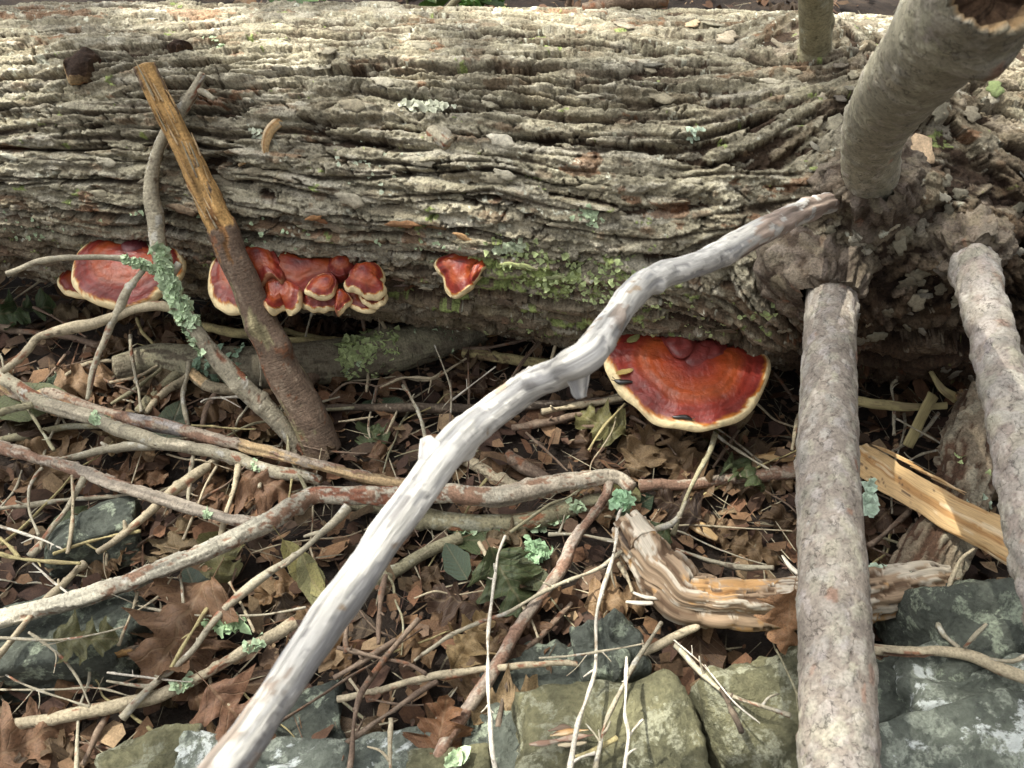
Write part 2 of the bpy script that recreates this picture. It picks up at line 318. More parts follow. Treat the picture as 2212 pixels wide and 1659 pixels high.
H += 0.0010*wz+0.0006*wy+0.0007*fnoise(ns, ntt, D, D, 0.003, 0.002, 1.2, 26)
# furrows (torn gaps between the plates, showing inner bark)
def furrow(n, seed):
    global H, CC
    r = np.random.default_rng(seed)
    for k in range(n):
        i0 = r.integers(0, ns); j = float(r.integers(20, ntt-20)); Ln = int(r.uniform(0.08, 0.36)/D*(1-0.6*swl[i0, int(j)])); dep = r.uniform(0.005, 0.014); wd = r.uniform(0.0018, 0.0045)
        for m_ in range(Ln):
            i = i0+m_
            if i >= ns or not (6 < j < ntt-7): break
            jj = int(j); j += math.tan(np.clip(flow[i, jj], -1.1, 1.1))+0.35*wx[i, jj]*0.3
            if not (12 < j < ntt-13): break
            f = math.sin(math.pi*(m_+0.5)/Ln)**0.6; c, d = int(j)-9, int(j)+10
            y = (np.arange(c, d)-j)*D; wloc = wd*f*(1+0.35*wy[i, int(j)]); g_ = np.exp(-(y/max(wloc, 0.0008))**2)
            H[i, c:d] -= dep*f*g_; k_ = (g_ > 0.45)[:, None]; CC[i, c:d] = np.where(k_, CC[i, c:d]*0.35+inner*0.65, CC[i, c:d])
furrow(330, 41)
rc_ = np.random.default_rng(42)                     # short breaks across the plates
for k in range(1500):
    i = float(rc_.integers(20, ns-20)); j0 = int(rc_.integers(15, ntt-15)); Ln = int(rc_.uniform(0.006, 0.022)/D); dep = rc_.uniform(0.003, 0.009); wd = rc_.uniform(0.0010, 0.0024); sl0 = rc_.normal(0, 0.5)
    for m_ in range(Ln):
        j = j0+m_
        if j >= ntt: break
        i += sl0+1.6*wz[min(max(int(i), 0), ns-1), j]*0.5
        if not (8 < i < ns-9): break
        c, d = int(i)-5, int(i)+6; y = (np.arange(c, d)-i)*D; g_ = np.exp(-(y/wd)**2)*math.sin(math.pi*(m_+0.5)/Ln)**0.5
        H[c:d, j] -= dep*g_; k_ = (g_ > 0.5)[:, None]; CC[c:d, j] = np.where(k_, CC[c:d, j]*0.4+inner*0.6, CC[c:d, j])
# patches of rusty inner bark, pale flecks, green algae on the lower flank
rp = fnoise(ns, ntt, D, D, 0.03, 0.012, 2.0, 51); k_ = (rp > 2.0)[..., None]; CC = np.where(k_, CC*0.45+np.array([0.25, 0.11, 0.05])*0.55, CC)
fl = fnoise(ns, ntt, D, D, 0.004, 0.003, 1.8, 52); fl2 = fnoise(ns, ntt, D, D, 0.1, 0.08, 2.5, 57)
k_ = ((fl > 2.15-0.35*fl2) & (H > 0.004))[..., None]; CC = np.where(k_, np.array([0.62, 0.62, 0.5]), CC)
al = fnoise(ns, ntt, D, D, 0.012, 0.006, 1.7, 53); s_, t_, _ = log_hit(1230, 590)
reg = np.exp(-((SS-s_)/0.16)**2-((TT-t_)/0.20)**2)*1.7+np.exp(-((SS-s_-.05)/0.5)**2-((TT-t_+.3)/0.16)**2)*0.75
k_ = (al+reg*1.45 > 2.45)[..., None]; CC = np.where(k_, np.array([0.30, 0.36, 0.13])*(0.8+0.5*np.abs(fl[..., None])*0.5), CC); H += 0.001*k_[..., 0]
H = np.clip(H*1.25, -0.016, 0.028)*(1-0.45*sstep(rad(55), rad(85), TT))
sv, tv, _ = log_hit(1797, 600); dk = fnoise(ns, ntt, D, D, 0.05, 0.03, 2.2, 61)*0.02      # damp rotten bark plus painted-in shade, round and right of the front limb
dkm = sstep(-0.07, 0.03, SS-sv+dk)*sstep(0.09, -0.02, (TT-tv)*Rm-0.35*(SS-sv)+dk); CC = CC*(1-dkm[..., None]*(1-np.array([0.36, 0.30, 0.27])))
edge = sstep(0, 40, np.minimum(np.minimum(np.arange(ns)[:, None], ns-1-np.arange(ns)[:, None])*np.ones((1, ntt)), np.minimum(np.arange(ntt)[None, :], ntt-1-np.arange(ntt)[None, :])*np.ones((ns, 1))))
H = H*edge+0.006*(1-edge)
def bark_h(s, th):
    i = min(max(int((s-sA)/D), 0), ns-1); j = min(max(int((th-tA)*Rm/D), 0), ntt-1); return float(H[i, j]), CC[i, j], float(flow[i, j])
Sx = np.concatenate([np.linspace(-1.7, sA-0.02, 14), S, np.linspace(sB+0.02, 1.5, 12)])
tgap = np.linspace(tB, tA+2*np.pi, 42)[1:-1]; Tx = np.concatenate([T, tgap])
Hx = np.full((len(Sx), len(Tx)), 0.006); Cx = np.ones((len(Sx), len(Tx), 3))*np.array([0.24, 0.2, 0.15])
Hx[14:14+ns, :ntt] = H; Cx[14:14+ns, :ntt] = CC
Hx[:14, :ntt] = H[0]; Cx[:14, :ntt] = CC[0]; Hx[14+ns:, :ntt] = H[-1]; Cx[14+ns:, :ntt] = CC[-1]
lown = fnoise(len(Sx), len(Tx), 0.002, 0.002, 0.3, 0.12, 3.5, 55)*0.004
SX, TX = np.meshgrid(Sx, Tx, indexing='ij'); RX = Rs(SX, np.where(TX > np.pi, TX-2*np.pi, TX))+Hx+lown
V = (LA+SX[..., None]*La+(RX*np.cos(TX))[..., None]*Lf+(RX*np.sin(TX))[..., None]*Lu).reshape(-1, 3)
F = gridF(len(Sx), len(Tx), True)[:, ::-1]
base = LA+La*0.0; LOG = empty('fallen_log', (0, 0, 0.03))
props(LOG, 'thick fallen tree trunk with furrowed grey bark and broken branches', 'log')
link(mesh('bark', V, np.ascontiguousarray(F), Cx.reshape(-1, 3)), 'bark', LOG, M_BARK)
for s_e, kk in ((Sx[0], 0), (Sx[-1], len(Sx)-1)):       # sawn-off ends, beyond the picture
    ring = V.reshape(len(Sx), len(Tx), 3)[kk][::6]; c_ = ring.mean(0); nn = len(ring)
    F2 = [[nn, i, (i+1) % nn] if kk else [nn, (i+1) % nn, i] for i in range(nn)]
    link(mesh('end_grain', np.vstack([ring, c_]), F2, np.tile([0.38, 0.28, 0.17], (nn+1, 1)), False), 'end_grain', LOG, M_WOOD)

# ------------------------------------------------------------------ tubes: branches, sticks, twigs
PAL = {
 'grey':   dict(base=(0.34, 0.305, 0.225), pat=[((0.22, 0.10, 0.06), 0.03, 0.008, 1.5, -0.0006), ((0.46, 0.44, 0.38), 0.012, 0.006, 1.5, 0.0003), ((0.13, 0.10, 0.07), 0.006, 0.004, 2.1, -0.0004)]),
 'tan':    dict(base=(0.40, 0.34, 0.235), pat=[((0.24, 0.12, 0.07), 0.02, 0.006, 1.7, -0.0005), ((0.15, 0.12, 0.08), 0.005, 0.004, 2.0, -0.0003)]),
 'olive':  dict(base=(0.27, 0.245, 0.155), pat=[((0.36, 0.35, 0.26), 0.02, 0.008, 1.3, 0.0002), ((0.12, 0.10, 0.06), 0.006, 0.004, 1.9, -0.0003)]),
 'red':    dict(base=(0.27, 0.165, 0.11), pat=[((0.42, 0.38, 0.30), 0.012, 0.009, 0.05, 0.0009), ((0.50, 0.48, 0.42), 0.006, 0.005, 1.9, 0.0004)]),
 'redder': dict(base=(0.245, 0.15, 0.105), pat=[((0.35, 0.29, 0.225), 0.02, 0.006, 0.25, 0.0003), ((0.12, 0.07, 0.05), 0.008, 0.004, 1.9, -0.0003)]),
 'brown':  dict(base=(0.15, 0.105, 0.075), pat=[((0.22, 0.165, 0.12), 0.02, 0.006, 0.8, 0.0003), ((0.19, 0.09, 0.05), 0.015, 0.01, 1.7, -0.0002)]),
 'pale':   dict(base=(0.50, 0.485, 0.45), pat=[((0.33, 0.325, 0.32), 0.06, 0.004, 0.35, -0.0006), ((0.70, 0.68, 0.63), 0.03, 0.006, 0.9, 0.0003), ((0.27, 0.26, 0.25), 0.02, 0.003, 1.6, -0.0006), ((0.38, 0.30, 0.22), 0.012, 0.006, 2.2, -0.0003)]),
 'white':  dict(base=(0.55, 0.51, 0.43), pat=[((0.34, 0.28, 0.21), 0.03, 0.005, 1.3, -0.0002)]),
 'yellow': dict(base=(0.40, 0.34, 0.17), pat=[((0.27, 0.22, 0.12), 0.03, 0.006, 1.0, -0.0002)]),
 'dark':   dict(base=(0.10, 0.075, 0.055), pat=[((0.17, 0.135, 0.10), 0.02, 0.006, 0.9, 0.0002)]),
 'wood':   dict(base=(0.50, 0.34, 0.17), pat=[((0.36, 0.20, 0.08), 0.12, 0.004, 0.8, -0.0004), ((0.10, 0.06, 0.04), 0.012, 0.005, 1.9, -0.0003), ((0.6, 0.47, 0.3), 0.08, 0.004, 1.2, 0.0003)]),
 'drift':  dict(base=(0.30, 0.215, 0.14), pat=[((0.50, 0.44, 0.35), 0.035, 0.007, 0.3, 0.0010), ((0.12, 0.075, 0.045), 0.03, 0.004, 0.8, -0.0025), ((0.42, 0.25, 0.11), 0.03, 0.008, 1.4, -0.0005), ((0.05, 0.035, 0.025), 0.04, 0.0025, 1.7, -0.004)]),
}
SEED = [100]
TUBES = {}
def frames(P):
    t = np.gradient(P, axis=0); t /= np.linalg.norm(t, axis=1)[:, None]
    a = np.cross(t[0], [0.3, 0.2, 1.0]); a /= np.linalg.norm(a); A = [a]
    for k in range(1, len(P)):
        a = A[-1]-t[k]*(A[-1] @ t[k]); A.append(a/np.linalg.norm(a))
    A = np.array(A); return t, A, np.cross(t, A)
def tube(name, C, R, pal, parent=None, res=0.004, mat=None, bumpy=0.06, knots=3, patches=(), cap=True, taper_end=None, flat=1.0, flatdir=None, plates=None, ragged=0.0, ridge=0.0, hump=0.0):
    """C (k,3) control points, R (k,) radii; one closed mesh with its own uneven bark"""
    SEED[0] += 1; sd = SEED[0]; r = np.random.default_rng(sd)
    C = np.asarray(C, float); R = np.asarray(R, float)
    Ltot = np.linalg.norm(np.diff(C, axis=0), axis=1).sum()
    n = max(6, int(Ltot/res)); m_ = max(6, int(2*np.pi*R.mean()/res)); m_ = min(m_, 160)
    Q = catmull(np.column_stack([C, R]), n); P = Q[:, :3]; rr = np.maximum(Q[:, 3], 0.0004)
    wob = np.cumsum(r.normal(0, 1, (n, 3)), 0)
    if n > 20 and hump >= 0: P = P+ (np.stack([np.convolve(r.normal(0, 1, n+20), np.hanning(21)/10, 'valid')[:n] for _ in range(3)], 1))*rr[:, None]*(0.35 if R.mean() < 0.007 else 0.12 if R.mean() < 0.025 else 0.03)
    t, A, B_ = frames(P)
    if flatdir is not None:
        fd = np.asarray(flatdir, float); A = np.cross(t, fd); A /= np.linalg.norm(A, axis=1)[:, None]; B_ = np.cross(t, A)
    ds = Ltot/n; dt = 2*np.pi*R.mean()/m_
    h = fnoise(n, m_, ds, dt, max(R.mean()*3, ds*3), max(R.mean()*1.2, dt*2), 3.0, sd)*rr[:, None]*bumpy
    p = PAL[pal]; col = np.ones((n, m_, 3))*np.array(p['base'])
    for q, (pc, Ls, Lt, thr, dh) in enumerate(p['pat']):
        x = fnoise(n, m_, ds, dt, Ls, Lt, 1.45, sd*7+q); k = (sstep(thr-0.15, thr+0.15, x))[..., None]; col = col*(1-k)+np.array(pc)*k; h = h+k[..., 0]*dh*min(1, R.mean()/0.012)
    sf = np.linspace(0, 1, n)[:, None]; af = (np.arange(m_)/m_)[None, :]
    for (pc, s0, s1, thr, dh) in patches:           # a stretch with another skin (peeled, broken, wet)
        x = fnoise(n, m_, ds, dt, 0.03, 0.008, 1.6, sd*13+int(s0*97)); win = sstep(s0-0.03, s0+0.03, sf)*(1-sstep(s1-0.03, s1+0.03, sf)); k = sstep(thr-0.2, thr+0.2, x+(win-1)*6)[..., None]
        g = fnoise(n, m_, ds, dt, 0.08, 0.003, 2.0, sd*17)[..., None]; col = col*(1-k)+np.array(pc)*(1+0.22*g)*k; h = h+k[..., 0]*dh+k[..., 0]*g[..., 0]*0.0008
    if ridge: h = h+ridge*fnoise(n, m_, ds, dt, 0.10, 0.006, 2.0, sd*19)+0.45*ridge*fnoise(n, m_, ds, dt, 0.04, 0.002, 1.6, sd*29)
    if plates:                                        # flaky bark scales
        npl, (l0, l1), (w0, w1), thk, dark = plates
        wn_ = fnoise(n, m_, ds, dt, 0.006, 0.005, 1.8, sd*23)
        if dark is not None: col = col*0+np.array(dark); 
        for k in range(npl):
            i0 = r.integers(0, n); j0 = r.integers(0, m_); Lh, Wh = r.uniform(l0, l1)/2, r.uniform(w0, w1)/2; ang = r.normal(0, 0.5)
            hi = int(max(Lh, Wh)*1.3/ds)+2; hj = int(max(Lh, Wh)*1.3/dt)+2
            I = np.arange(max(i0-hi, 0), min(i0+hi, n)); J = np.arange(j0-hj, j0+hj); Jm = J % m_
            X = (I-i0)[:, None]*ds; Y = (J-j0)[None, :]*dt
            x = (X*math.cos(ang)+Y*math.sin(ang))/Lh; y = (-X*math.sin(ang)+Y*math.cos(ang))/Wh
            ix = np.ix_(I, Jm); q = x*x+y*y+0.35*wn_[ix]; mk = sstep(1.05, 0.85, q)
            h[ix] += thk*r.uniform(0.4, 1.3)*mk*(1-0.4*np.clip(q, 0, 1)+0.35*x*r.choice([-1, 1])); kk = (mk > 0.45)[..., None]*r.uniform(0.35, 0.8)
            cc = np.array(p['base'])*r.uniform(0.78, 1.22)*np.array([1, r.uniform(0.95, 1.02), r.uniform(0.9, 1.08)])
            if r.random() < 0.018: cc = np.array([0.27, 0.14, 0.09])
            ck = ((mk > 0.12) & (mk < 0.55) & (x*r.choice([-1, 1]) > 0.1))[..., None]*0.55; col[ix] = col[ix]*(1-ck)+np.array([0.10, 0.07, 0.055])*ck
            col[ix] = col[ix]*(1-kk)+cc*kk
    for _ in range(knots):
        i0, j0 = r.integers(0, n), r.integers(0, m_); dj = (np.arange(m_)-j0+m_//2) % m_-m_//2; g = np.exp(-(((np.arange(n)-i0)*ds)[:, None]/(rr[i0]*0.6))**2-((dj*dt)[None, :]/(rr[i0]*0.5))**2); h += g*rr[i0]*0.3
    th = 2*np.pi*np.arange(m_)/m_
    rad_ = rr[:, None]+h; rad_ = np.maximum(rad_, rr[:, None]*0.35)
    rx, ry = rad_, rad_*flat
    off = np.zeros((n, m_))
    if ragged:                                         # splintered ends: push the end rings in and out along the grain
        e = r.normal(0, 1, m_); e = np.abs(np.convolve(np.tile(e, 3), np.ones(2)/2, 'same')[m_:2*m_])
        off[-1] = ragged*e; off[-2] = ragged*0.6*e; off[-3] = ragged*0.25*e
    V = P[:, None]+A[:, None]*(rx*np.cos(th))[..., None]+B_[:, None]*(ry*np.sin(th))[..., None]+t[:, None]*off[..., None]
    V = V.reshape(-1, 3); F = [gridF(n, m_, True)]
    uv = np.stack([np.repeat(np.linspace(0, Ltot, n), m_), np.tile(np.arange(m_)*dt, n)], 1)
    colf = col.reshape(-1, 3); FF = [list(q) for q in F[0]] if cap else F[0]
    if cap:
        if ragged and R.mean() > 0.012:
            inn = V.reshape(n, m_, 3)[-1]; cen = P[-1]; V = np.vstack([V, cen+(inn-cen)*0.82-t[-1]*rr[-1]*0.12, cen+(inn-cen)*0.6-t[-1]*rr[-1]*0.9]); uv = np.vstack([uv, uv[-m_:], uv[-m_:]])
            colf = np.vstack([colf, np.tile([0.30, 0.20, 0.10], (m_, 1)), np.tile([0.06, 0.035, 0.02], (m_, 1))]); n += 2; FF += [list(q) for q in gridF(3, m_, True, (n-3)*m_)]
        c0, c1 = P[0]-t[0]*rr[0]*0.25, P[-1]+t[-1]*rr[-1]*(0.25 if not ragged else -0.95); V = np.vstack([V, c0, c1]); uv = np.vstack([uv, [0, 0], [Ltot, 0]]); a0 = len(V)-2
        ec = np.array([0.10, 0.06, 0.035]) if ragged and R.mean() > 0.02 else np.array([0.34, 0.25, 0.15]) if R.mean() > 0.006 else np.array(p['base']); colf = np.vstack([colf, ec, ec])
        FF += [[a0, (j+1) % m_, j] for j in range(m_)]+[[a0+1, (n-1)*m_+j, (n-1)*m_+(j+1) % m_] for j in range(m_)]
    me = mesh(name, V, FF, np.clip(colf, 0.01, 0.9), True, uv)
    o = link(me, name, parent, mat or (M_STICK if R.mean() > 0.006 else M_TWIG))
    TUBES[o.name] = (P, rr, t); o['_t'] = 0; del o['_t']
    return o
def pxr(w, dep): return 0.5*w*dep/FPX
def path_line(px, Pa, Pb):
    """pixel path (u,v,w) between two known 3-D ends: 1/depth runs evenly along it (a bent stick in one plane)"""
    q = np.array(px, float); L_ = np.concatenate([[0], np.cumsum(np.hypot(*np.diff(q[:, :2], axis=0).T))]); L_ /= L_[-1]
    ia, ib = 1/depth(Pa), 1/depth(Pb); dep = 1/(ia+(ib-ia)*L_)
    return np.array([dist_pt(u, v, d) for (u, v, _), d in zip(q, dep)]), np.array([pxr(w_, d) for w_, d in zip(q[:, 2], dep)])
def path_const(px, d0):
    """a limb of even girth: its depth follows from its width in the photograph"""
    q = np.array(px, float); dep = d0*q[0, 2]/q[:, 2]
    return np.array([dist_pt(u, v, d) for (u, v, _), d in zip(q, dep)]), np.full(len(q), pxr(q[0, 2], d0))
def path_plane(px, hs):
    """a stick lying at height hs above the ground (scalar or per end)"""
    q = np.array(px, float); h = np.interp(np.arange(len(q)), [0, len(q)-1], hs if isinstance(hs, (tuple, list)) else (hs, hs)); C = []; R = []
    for (u, v, w_), z in zip(q, h):
        p = gp(u, v, z); r_ = pxr(w_, depth(p)); p = gp(u, v, z+r_); C.append(p); R.append(r_)
    return np.array(C), np.array(R)

def flakes(name, pts, nrms, size, parent, colr, lift=0.35, mat=None, seed=0, ruffle=1.0, group=None):
    """leafy lichen: many small curled lobes, one mesh"""
    r = np.random.default_rng(seed+len(pts)); V = []; F = []; Cl = []
    for p, n_ in zip(pts, nrms):
        n_ = nrm(n_+r.normal(0, lift, 3)); a = nrm(np.cross(n_, r.normal(0, 1, 3))); b = np.cross(n_, a); s = r.uniform(*size); k = 9; b0 = len(V)
        V.append(p+n_*s*0.12); cc = np.array(colr)*r.uniform(0.75, 1.2); Cl.append(cc*0.85)
        ph = r.uniform(0, 6.28)
        for ring, rr_ in ((1, 0.55), (2, 1.0)):
            for j in range(k):
                th = 2*np.pi*j/k; q = s*rr_*(1+0.28*math.sin(3*th+ph)*(ring-1)+r.uniform(-0.12, 0.12)); z = s*(0.10+0.30*ruffle*(ring-1)*math.sin(2*th+ph)+r.uniform(-0.05, 0.1))
                V.append(p+a*q*math.cos(th)+b*q*math.sin(th)*0.8+n_*z); Cl.append(cc*(1 if ring == 1 else 1.15))
        for j in range(k):
            j2 = (j+1) % k; F.append([b0, b0+1+j, b0+1+j2]); F.append([b0+1+j, b0+1+k+j, b0+1+k+j2, b0+1+j2])
    o = link(mesh(name, np.array(V), F, np.clip(np.array(Cl), 0, 0.9)), name, parent, mat or M_LICHEN); o['kind'] = 'stuff'; return o
LICH = (0.42, 0.53, 0.34); LICHY = (0.42, 0.50, 0.24); LICHB = (0.44, 0.54, 0.42)
def lichen_on(tube_obj, s0, s1, n, size, side=None, colr=LICH, spread=1.1, seed=1):
    P, rr, t = TUBES[tube_obj.name]; r = np.random.default_rng(seed); pts = []; ns_ = []
    for _ in range(n):
        k = int(np.clip(r.uniform(s0, s1)*(len(P)-1), 0, len(P)-1)); c = nrm(CAM-P[k]) if side is None else nrm(side); c = nrm(c-t[k]*(c @ t[k])); b = np.cross(t[k], c); a = r.normal(0, spread*0.6)
        nn = c*math.cos(a)+b*math.sin(a); pts.append(P[k]+nn*rr[k]*1.02); ns_.append(nn)
    par = tube_obj
    return flakes('lichen', pts, ns_, size, par, colr, 0.55, seed=seed)

# limbs of the trunk
PAL['collar'] = dict(base=(0.19, 0.16, 0.12), pat=[((0.12, 0.09, 0.065), 0.02, 0.008, 0.6, -0.002)])
def limb(px, lab, pal, sink=0.07, tgt=None, collar=True, **kw):
    p0, n0 = log_pt(px[0][0], px[0][1]); C, R = path_const(px, depth(p0)); d0 = nrm(C[0]-C[1])
    C = np.vstack([C[0]-n0*sink*1.2+d0*sink*0.15, C[0]-n0*sink*0.25, C]); R = np.concatenate([[R[0]*1.1, R[0]*1.06], R])
    o = tube('branch', C, R, pal, LOG, **kw); o['label'] = lab
    if collar:
        dd = nrm(C[3]-C[2]); r_ = R[2]; q = C[2]; tube('bark_collar', [q-n0*0.05-dd*0.01, q-n0*0.018, q+(dd+n0*0.3)*0.012, q+dd*0.030, q+dd*0.036], [r_*2.3, r_*1.75, r_*1.3, r_*1.14, r_*0.7], 'collar', LOG, res=0.0022, knots=6, bumpy=0.10, mat=M_BARK, ridge=0.0022, plates=(300, (0.008, 0.03), (0.006, 0.014), 0.0026, (0.07, 0.05, 0.035)), cap=False)
    return o
PAL['limb'] = dict(base=(0.385, 0.36, 0.305), pat=[((0.30, 0.23, 0.19), 0.02, 0.012, 1.2, -0.0003)])
PAL['limb2'] = dict(base=(0.36, 0.34, 0.265), pat=[((0.22, 0.19, 0.14), 0.03, 0.02, 1.0, -0.0003), ((0.36, 0.36, 0.29), 0.04, 0.03, 1.0, 0.0002)])
limb([(1797, 602, 104), (1793, 700, 108), (1790, 850, 118), (1788, 1000, 130), (1795, 1150, 138), (1802, 1300, 146), (1808, 1480, 156), (1812, 1659, 166), (1816, 1800, 176)], 'straight grey limb with scaly bark jutting forward over the stones', 'limb', res=0.0022, knots=1, bumpy=0.010, plates=(1500, (0.006, 0.022), (0.005, 0.014), 0.0005, (0.29, 0.25, 0.21)), mat=M_SCALY)
limb([(1882, 400, 118), (1884, 300, 132), (1932, 205, 160), (2010, 110, 198), (2095, 25, 235), (2165, -50, 262)], 'thick grey limb stub rising up and out from the trunk, broken at its end', 'limb2', res=0.0024, knots=3, bumpy=0.03, plates=(700, (0.004, 0.03), (0.004, 0.014), 0.0007, (0.29, 0.27, 0.2)), ragged=0.012, mat=M_SCALY)
limb([(2088, 530, 80), (2122, 640, 86), (2160, 800, 94), (2192, 950, 102), (2230, 1120, 110), (2272, 1300, 118), (2340, 1600, 134)], 'grey limb with peeling bark beside the dark trunk hollow', 'limb', res=0.0026, knots=3, bumpy=0.03, plates=(800, (0.01, 0.034), (0.008, 0.024), 0.0009, (0.33, 0.28, 0.24)), mat=M_SCALY)
limb([(1765, 98, 68), (1765, 40, 71), (1766, -20, 74), (1768, -70, 77)], 'short olive barkless stub standing up from the top of the trunk', 'olive', res=0.003, knots=2, bumpy=0.08, ragged=0.01, collar=False)
pd = limb([(1806, 434, 42), (1740, 455, 46), (1640, 500, 52), (1545, 553, 56), (1475, 585, 60), (1420, 598, 62), (1362, 640, 66), (1312, 710, 72), (1268, 772, 80), (1215, 803, 75), (1130, 842, 72), (1040, 912, 72), (965, 985, 77), (900, 1070, 79), (840, 1150, 82), (765, 1258, 86), (690, 1360, 92), (620, 1470, 98), (550, 1572, 106), (480, 1668, 114), (390, 1790, 124)], 'long bare silvery white branch bending forward from the trunk', 'pale', sink=0.04, collar=False, res=0.0022, knots=5, bumpy=0.10, mat=M_PALE, patches=[((0.34, 0.265, 0.22), -0.1, 0.17, -0.7, 0.0006), ((0.33, 0.26, 0.215), 0.1, 0.34, 0.35, 0.0005), ((0.30, 0.25, 0.21), 0.4, 1.1, 1.7, 0.0005)])
def stub(parent_obj, s, d_, ln, r_, pal):
    P, rr, t = TUBES[parent_obj.name]; k = int(s*(len(P)-1)); d_ = nrm(d_); par = parent_obj
    tube('twig_stub', [P[k], P[k]+d_*rr[k]*0.75, P[k]+d_*(rr[k]+ln*0.5), P[k]+d_*(rr[k]+ln)], [r_*1.7, r_*1.45, r_*0.95, r_*0.6], pal, par, res=0.0016, knots=2, bumpy=0.2, mat=M_PALE)
def frac(o, u, v):
    P = TUBES[o.name][0]; q = P-CAM; uu = CX+FPX*(q @ RT)/(q @ FW); vv = CY-FPX*(q @ UP)/(q @ FW); return int(np.argmin((uu-u)**2+(vv-v)**2))/(len(P)-1)
stub(pd, frac(pd, 1235, 795), RT*0.3-UP*1.0, 0.010, 0.0055, 'pale'); stub(pd, frac(pd, 945, 1010), -RT*0.3+UP*0.8, 0.009, 0.0055, 'pale')

# loose bark flakes and scales on the trunk: real thin plates with lifted edges
def flake_mesh(seed, asp):
    r = np.random.default_rng(seed); k = 14; V = []; 
    ph = r.uniform(0, 6.28, 3); out = [1+0.22*math.sin(2*2*np.pi*j/k+ph[0])+0.16*math.sin(5*2*np.pi*j/k+ph[1])+r.uniform(-0.16, 0.16) for j in range(k)]
    V.append((0, 0, 0.16))
    for f_, z in ((0.6, 0.17), (1.0, 0.12), (1.0, -0.02)):
        for j in range(k):
            th = 2*np.pi*j/k; x = out[j]*f_*math.cos(th); y = out[j]*f_*math.sin(th)/asp; V.append((x, y, z/asp*1.2+0.05*x*x*(1 if z > 0 else 0.6)+r.uniform(-0.015, 0.015)))
    F = [[0, 1+j, 1+(j+1) % k] for j in range(k)]
    for q in (0, 1): F += [[1+q*k+j, 1+(q+1)*k+j, 1+(q+1)*k+(j+1) % k, 1+q*k+(j+1) % k] for j in range(k)]
    return mesh('bark_flake', V, F, None, False)
def obj_color_mat(name, rough=0.88, sc=300):
    m, nt, N, L, B = newmat(name); oi = N.new('ShaderNodeObjectInfo'); ge = N.new('ShaderNodeNewGeometry'); n = noise_node(N, L, sc, 5, 0.65, ge.outputs['Position']); n2 = noise_node(N, L, sc*0.2, 4, 0.6, ge.outputs['Position'])
    r = ramp(N, [(0.28, (0.55,)*3), (0.5, (1,)*3), (0.75, (1.35,)*3)]); L.new(n.outputs[0], r.inputs[0]); r2 = ramp(N, [(0.3, (0.7,)*3), (0.7, (1.25,)*3)]); L.new(n2.outputs[0], r2.inputs[0])
    c = mixc(N, L, oi.outputs['Color'], r.outputs[0], 1.0, 'MULTIPLY'); c = mixc(N, L, c, r2.outputs[0], 1.0, 'MULTIPLY'); L.new(c, B.inputs['Base Color'])
    B.inputs['Roughness'].default_value = rough; bp = N.new('ShaderNodeBump'); bp.inputs['Distance'].default_value = 0.0015; bp.inputs['Strength'].default_value = 0.6; L.new(n.outputs[0], bp.inputs['Height']); L.new(bp.outputs[0], B.inputs['Normal']); return m
M_FLAKE = obj_color_mat('bark flake')
FM = [flake_mesh(k, a) for k, a in enumerate((2.6, 3.4, 2.2, 4.2, 1.6, 1.3, 3.0, 1.8))]
for fm in FM: fm.materials.append(M_FLAKE)
def put_flake(s, th, ln, me, ang, colr, lift=0.0, rise=0.0005):
    hh, cc, fl_ = bark_h(s, th); n_ = math.cos(th)*Lf+math.sin(th)*Lu; r_ = Rs(np.array(s), np.array(th))+hh+rise
    p = LA+La*s+n_*float(r_); tdir = -math.sin(th)*Lf+math.cos(th)*Lu; a = math.cos(ang)*La+math.sin(ang)*tdir; b = np.cross(n_, a)
    if lift: a = nrm(a+n_*lift*random.uniform(-1, 1)); b = nrm(b+n_*lift*random.uniform(-0.6, 1)); n_ = nrm(np.cross(a, b)); b = np.cross(n_, a)
    o = bpy.data.objects.new('bark_flake', me); COL.objects.link(o); M = Matrix(((a[0]*ln, b[0]*ln, n_[0]*ln, p[0]), (a[1]*ln, b[1]*ln, n_[1]*ln, p[1]), (a[2]*ln, b[2]*ln, n_[2]*ln, p[2]), (0, 0, 0, 1)))
    o.parent = LOG; o.matrix_parent_inverse = Matrix.Translation(-Vector(LOG.location)); o.matrix_basis = M; o.color = (*colr, 1); return o
r = np.random.default_rng(77); cnt = 0
while cnt < 185:
    s = r.uniform(-0.85, 0.78); th = r.uniform(rad(-35), rad(95)); i = int((s-sA)/D); j = int((th-tA)*Rm/D); sw = swl[i, j]
    if sw < 0.4 and r.random() < 0.35: continue
    hh, cc, fl_ = bark_h(s, th)
    if hh < 0.003: continue
    ln = r.uniform(0.006, 0.012) if sw > 0.4 else r.uniform(0.008, 0.022); me = FM[r.choice([2, 4, 5, 7])] if sw > 0.4 else FM[r.choice([0, 1, 3, 6])]
    pal = GREYS[r.choice(5)] if th > rad(-5) else BROWN[r.choice(5)]*1.25
    put_flake(s, th, ln, me, fl_+r.normal(0, 0.08+0.5*sw), tuple(np.clip((pal*0.35+np.maximum(cc, 0.08)*0.65)*r.uniform(0.8, 1.1), 0, 0.8)), 0.10+0.25*sw, -0.0006); cnt += 1
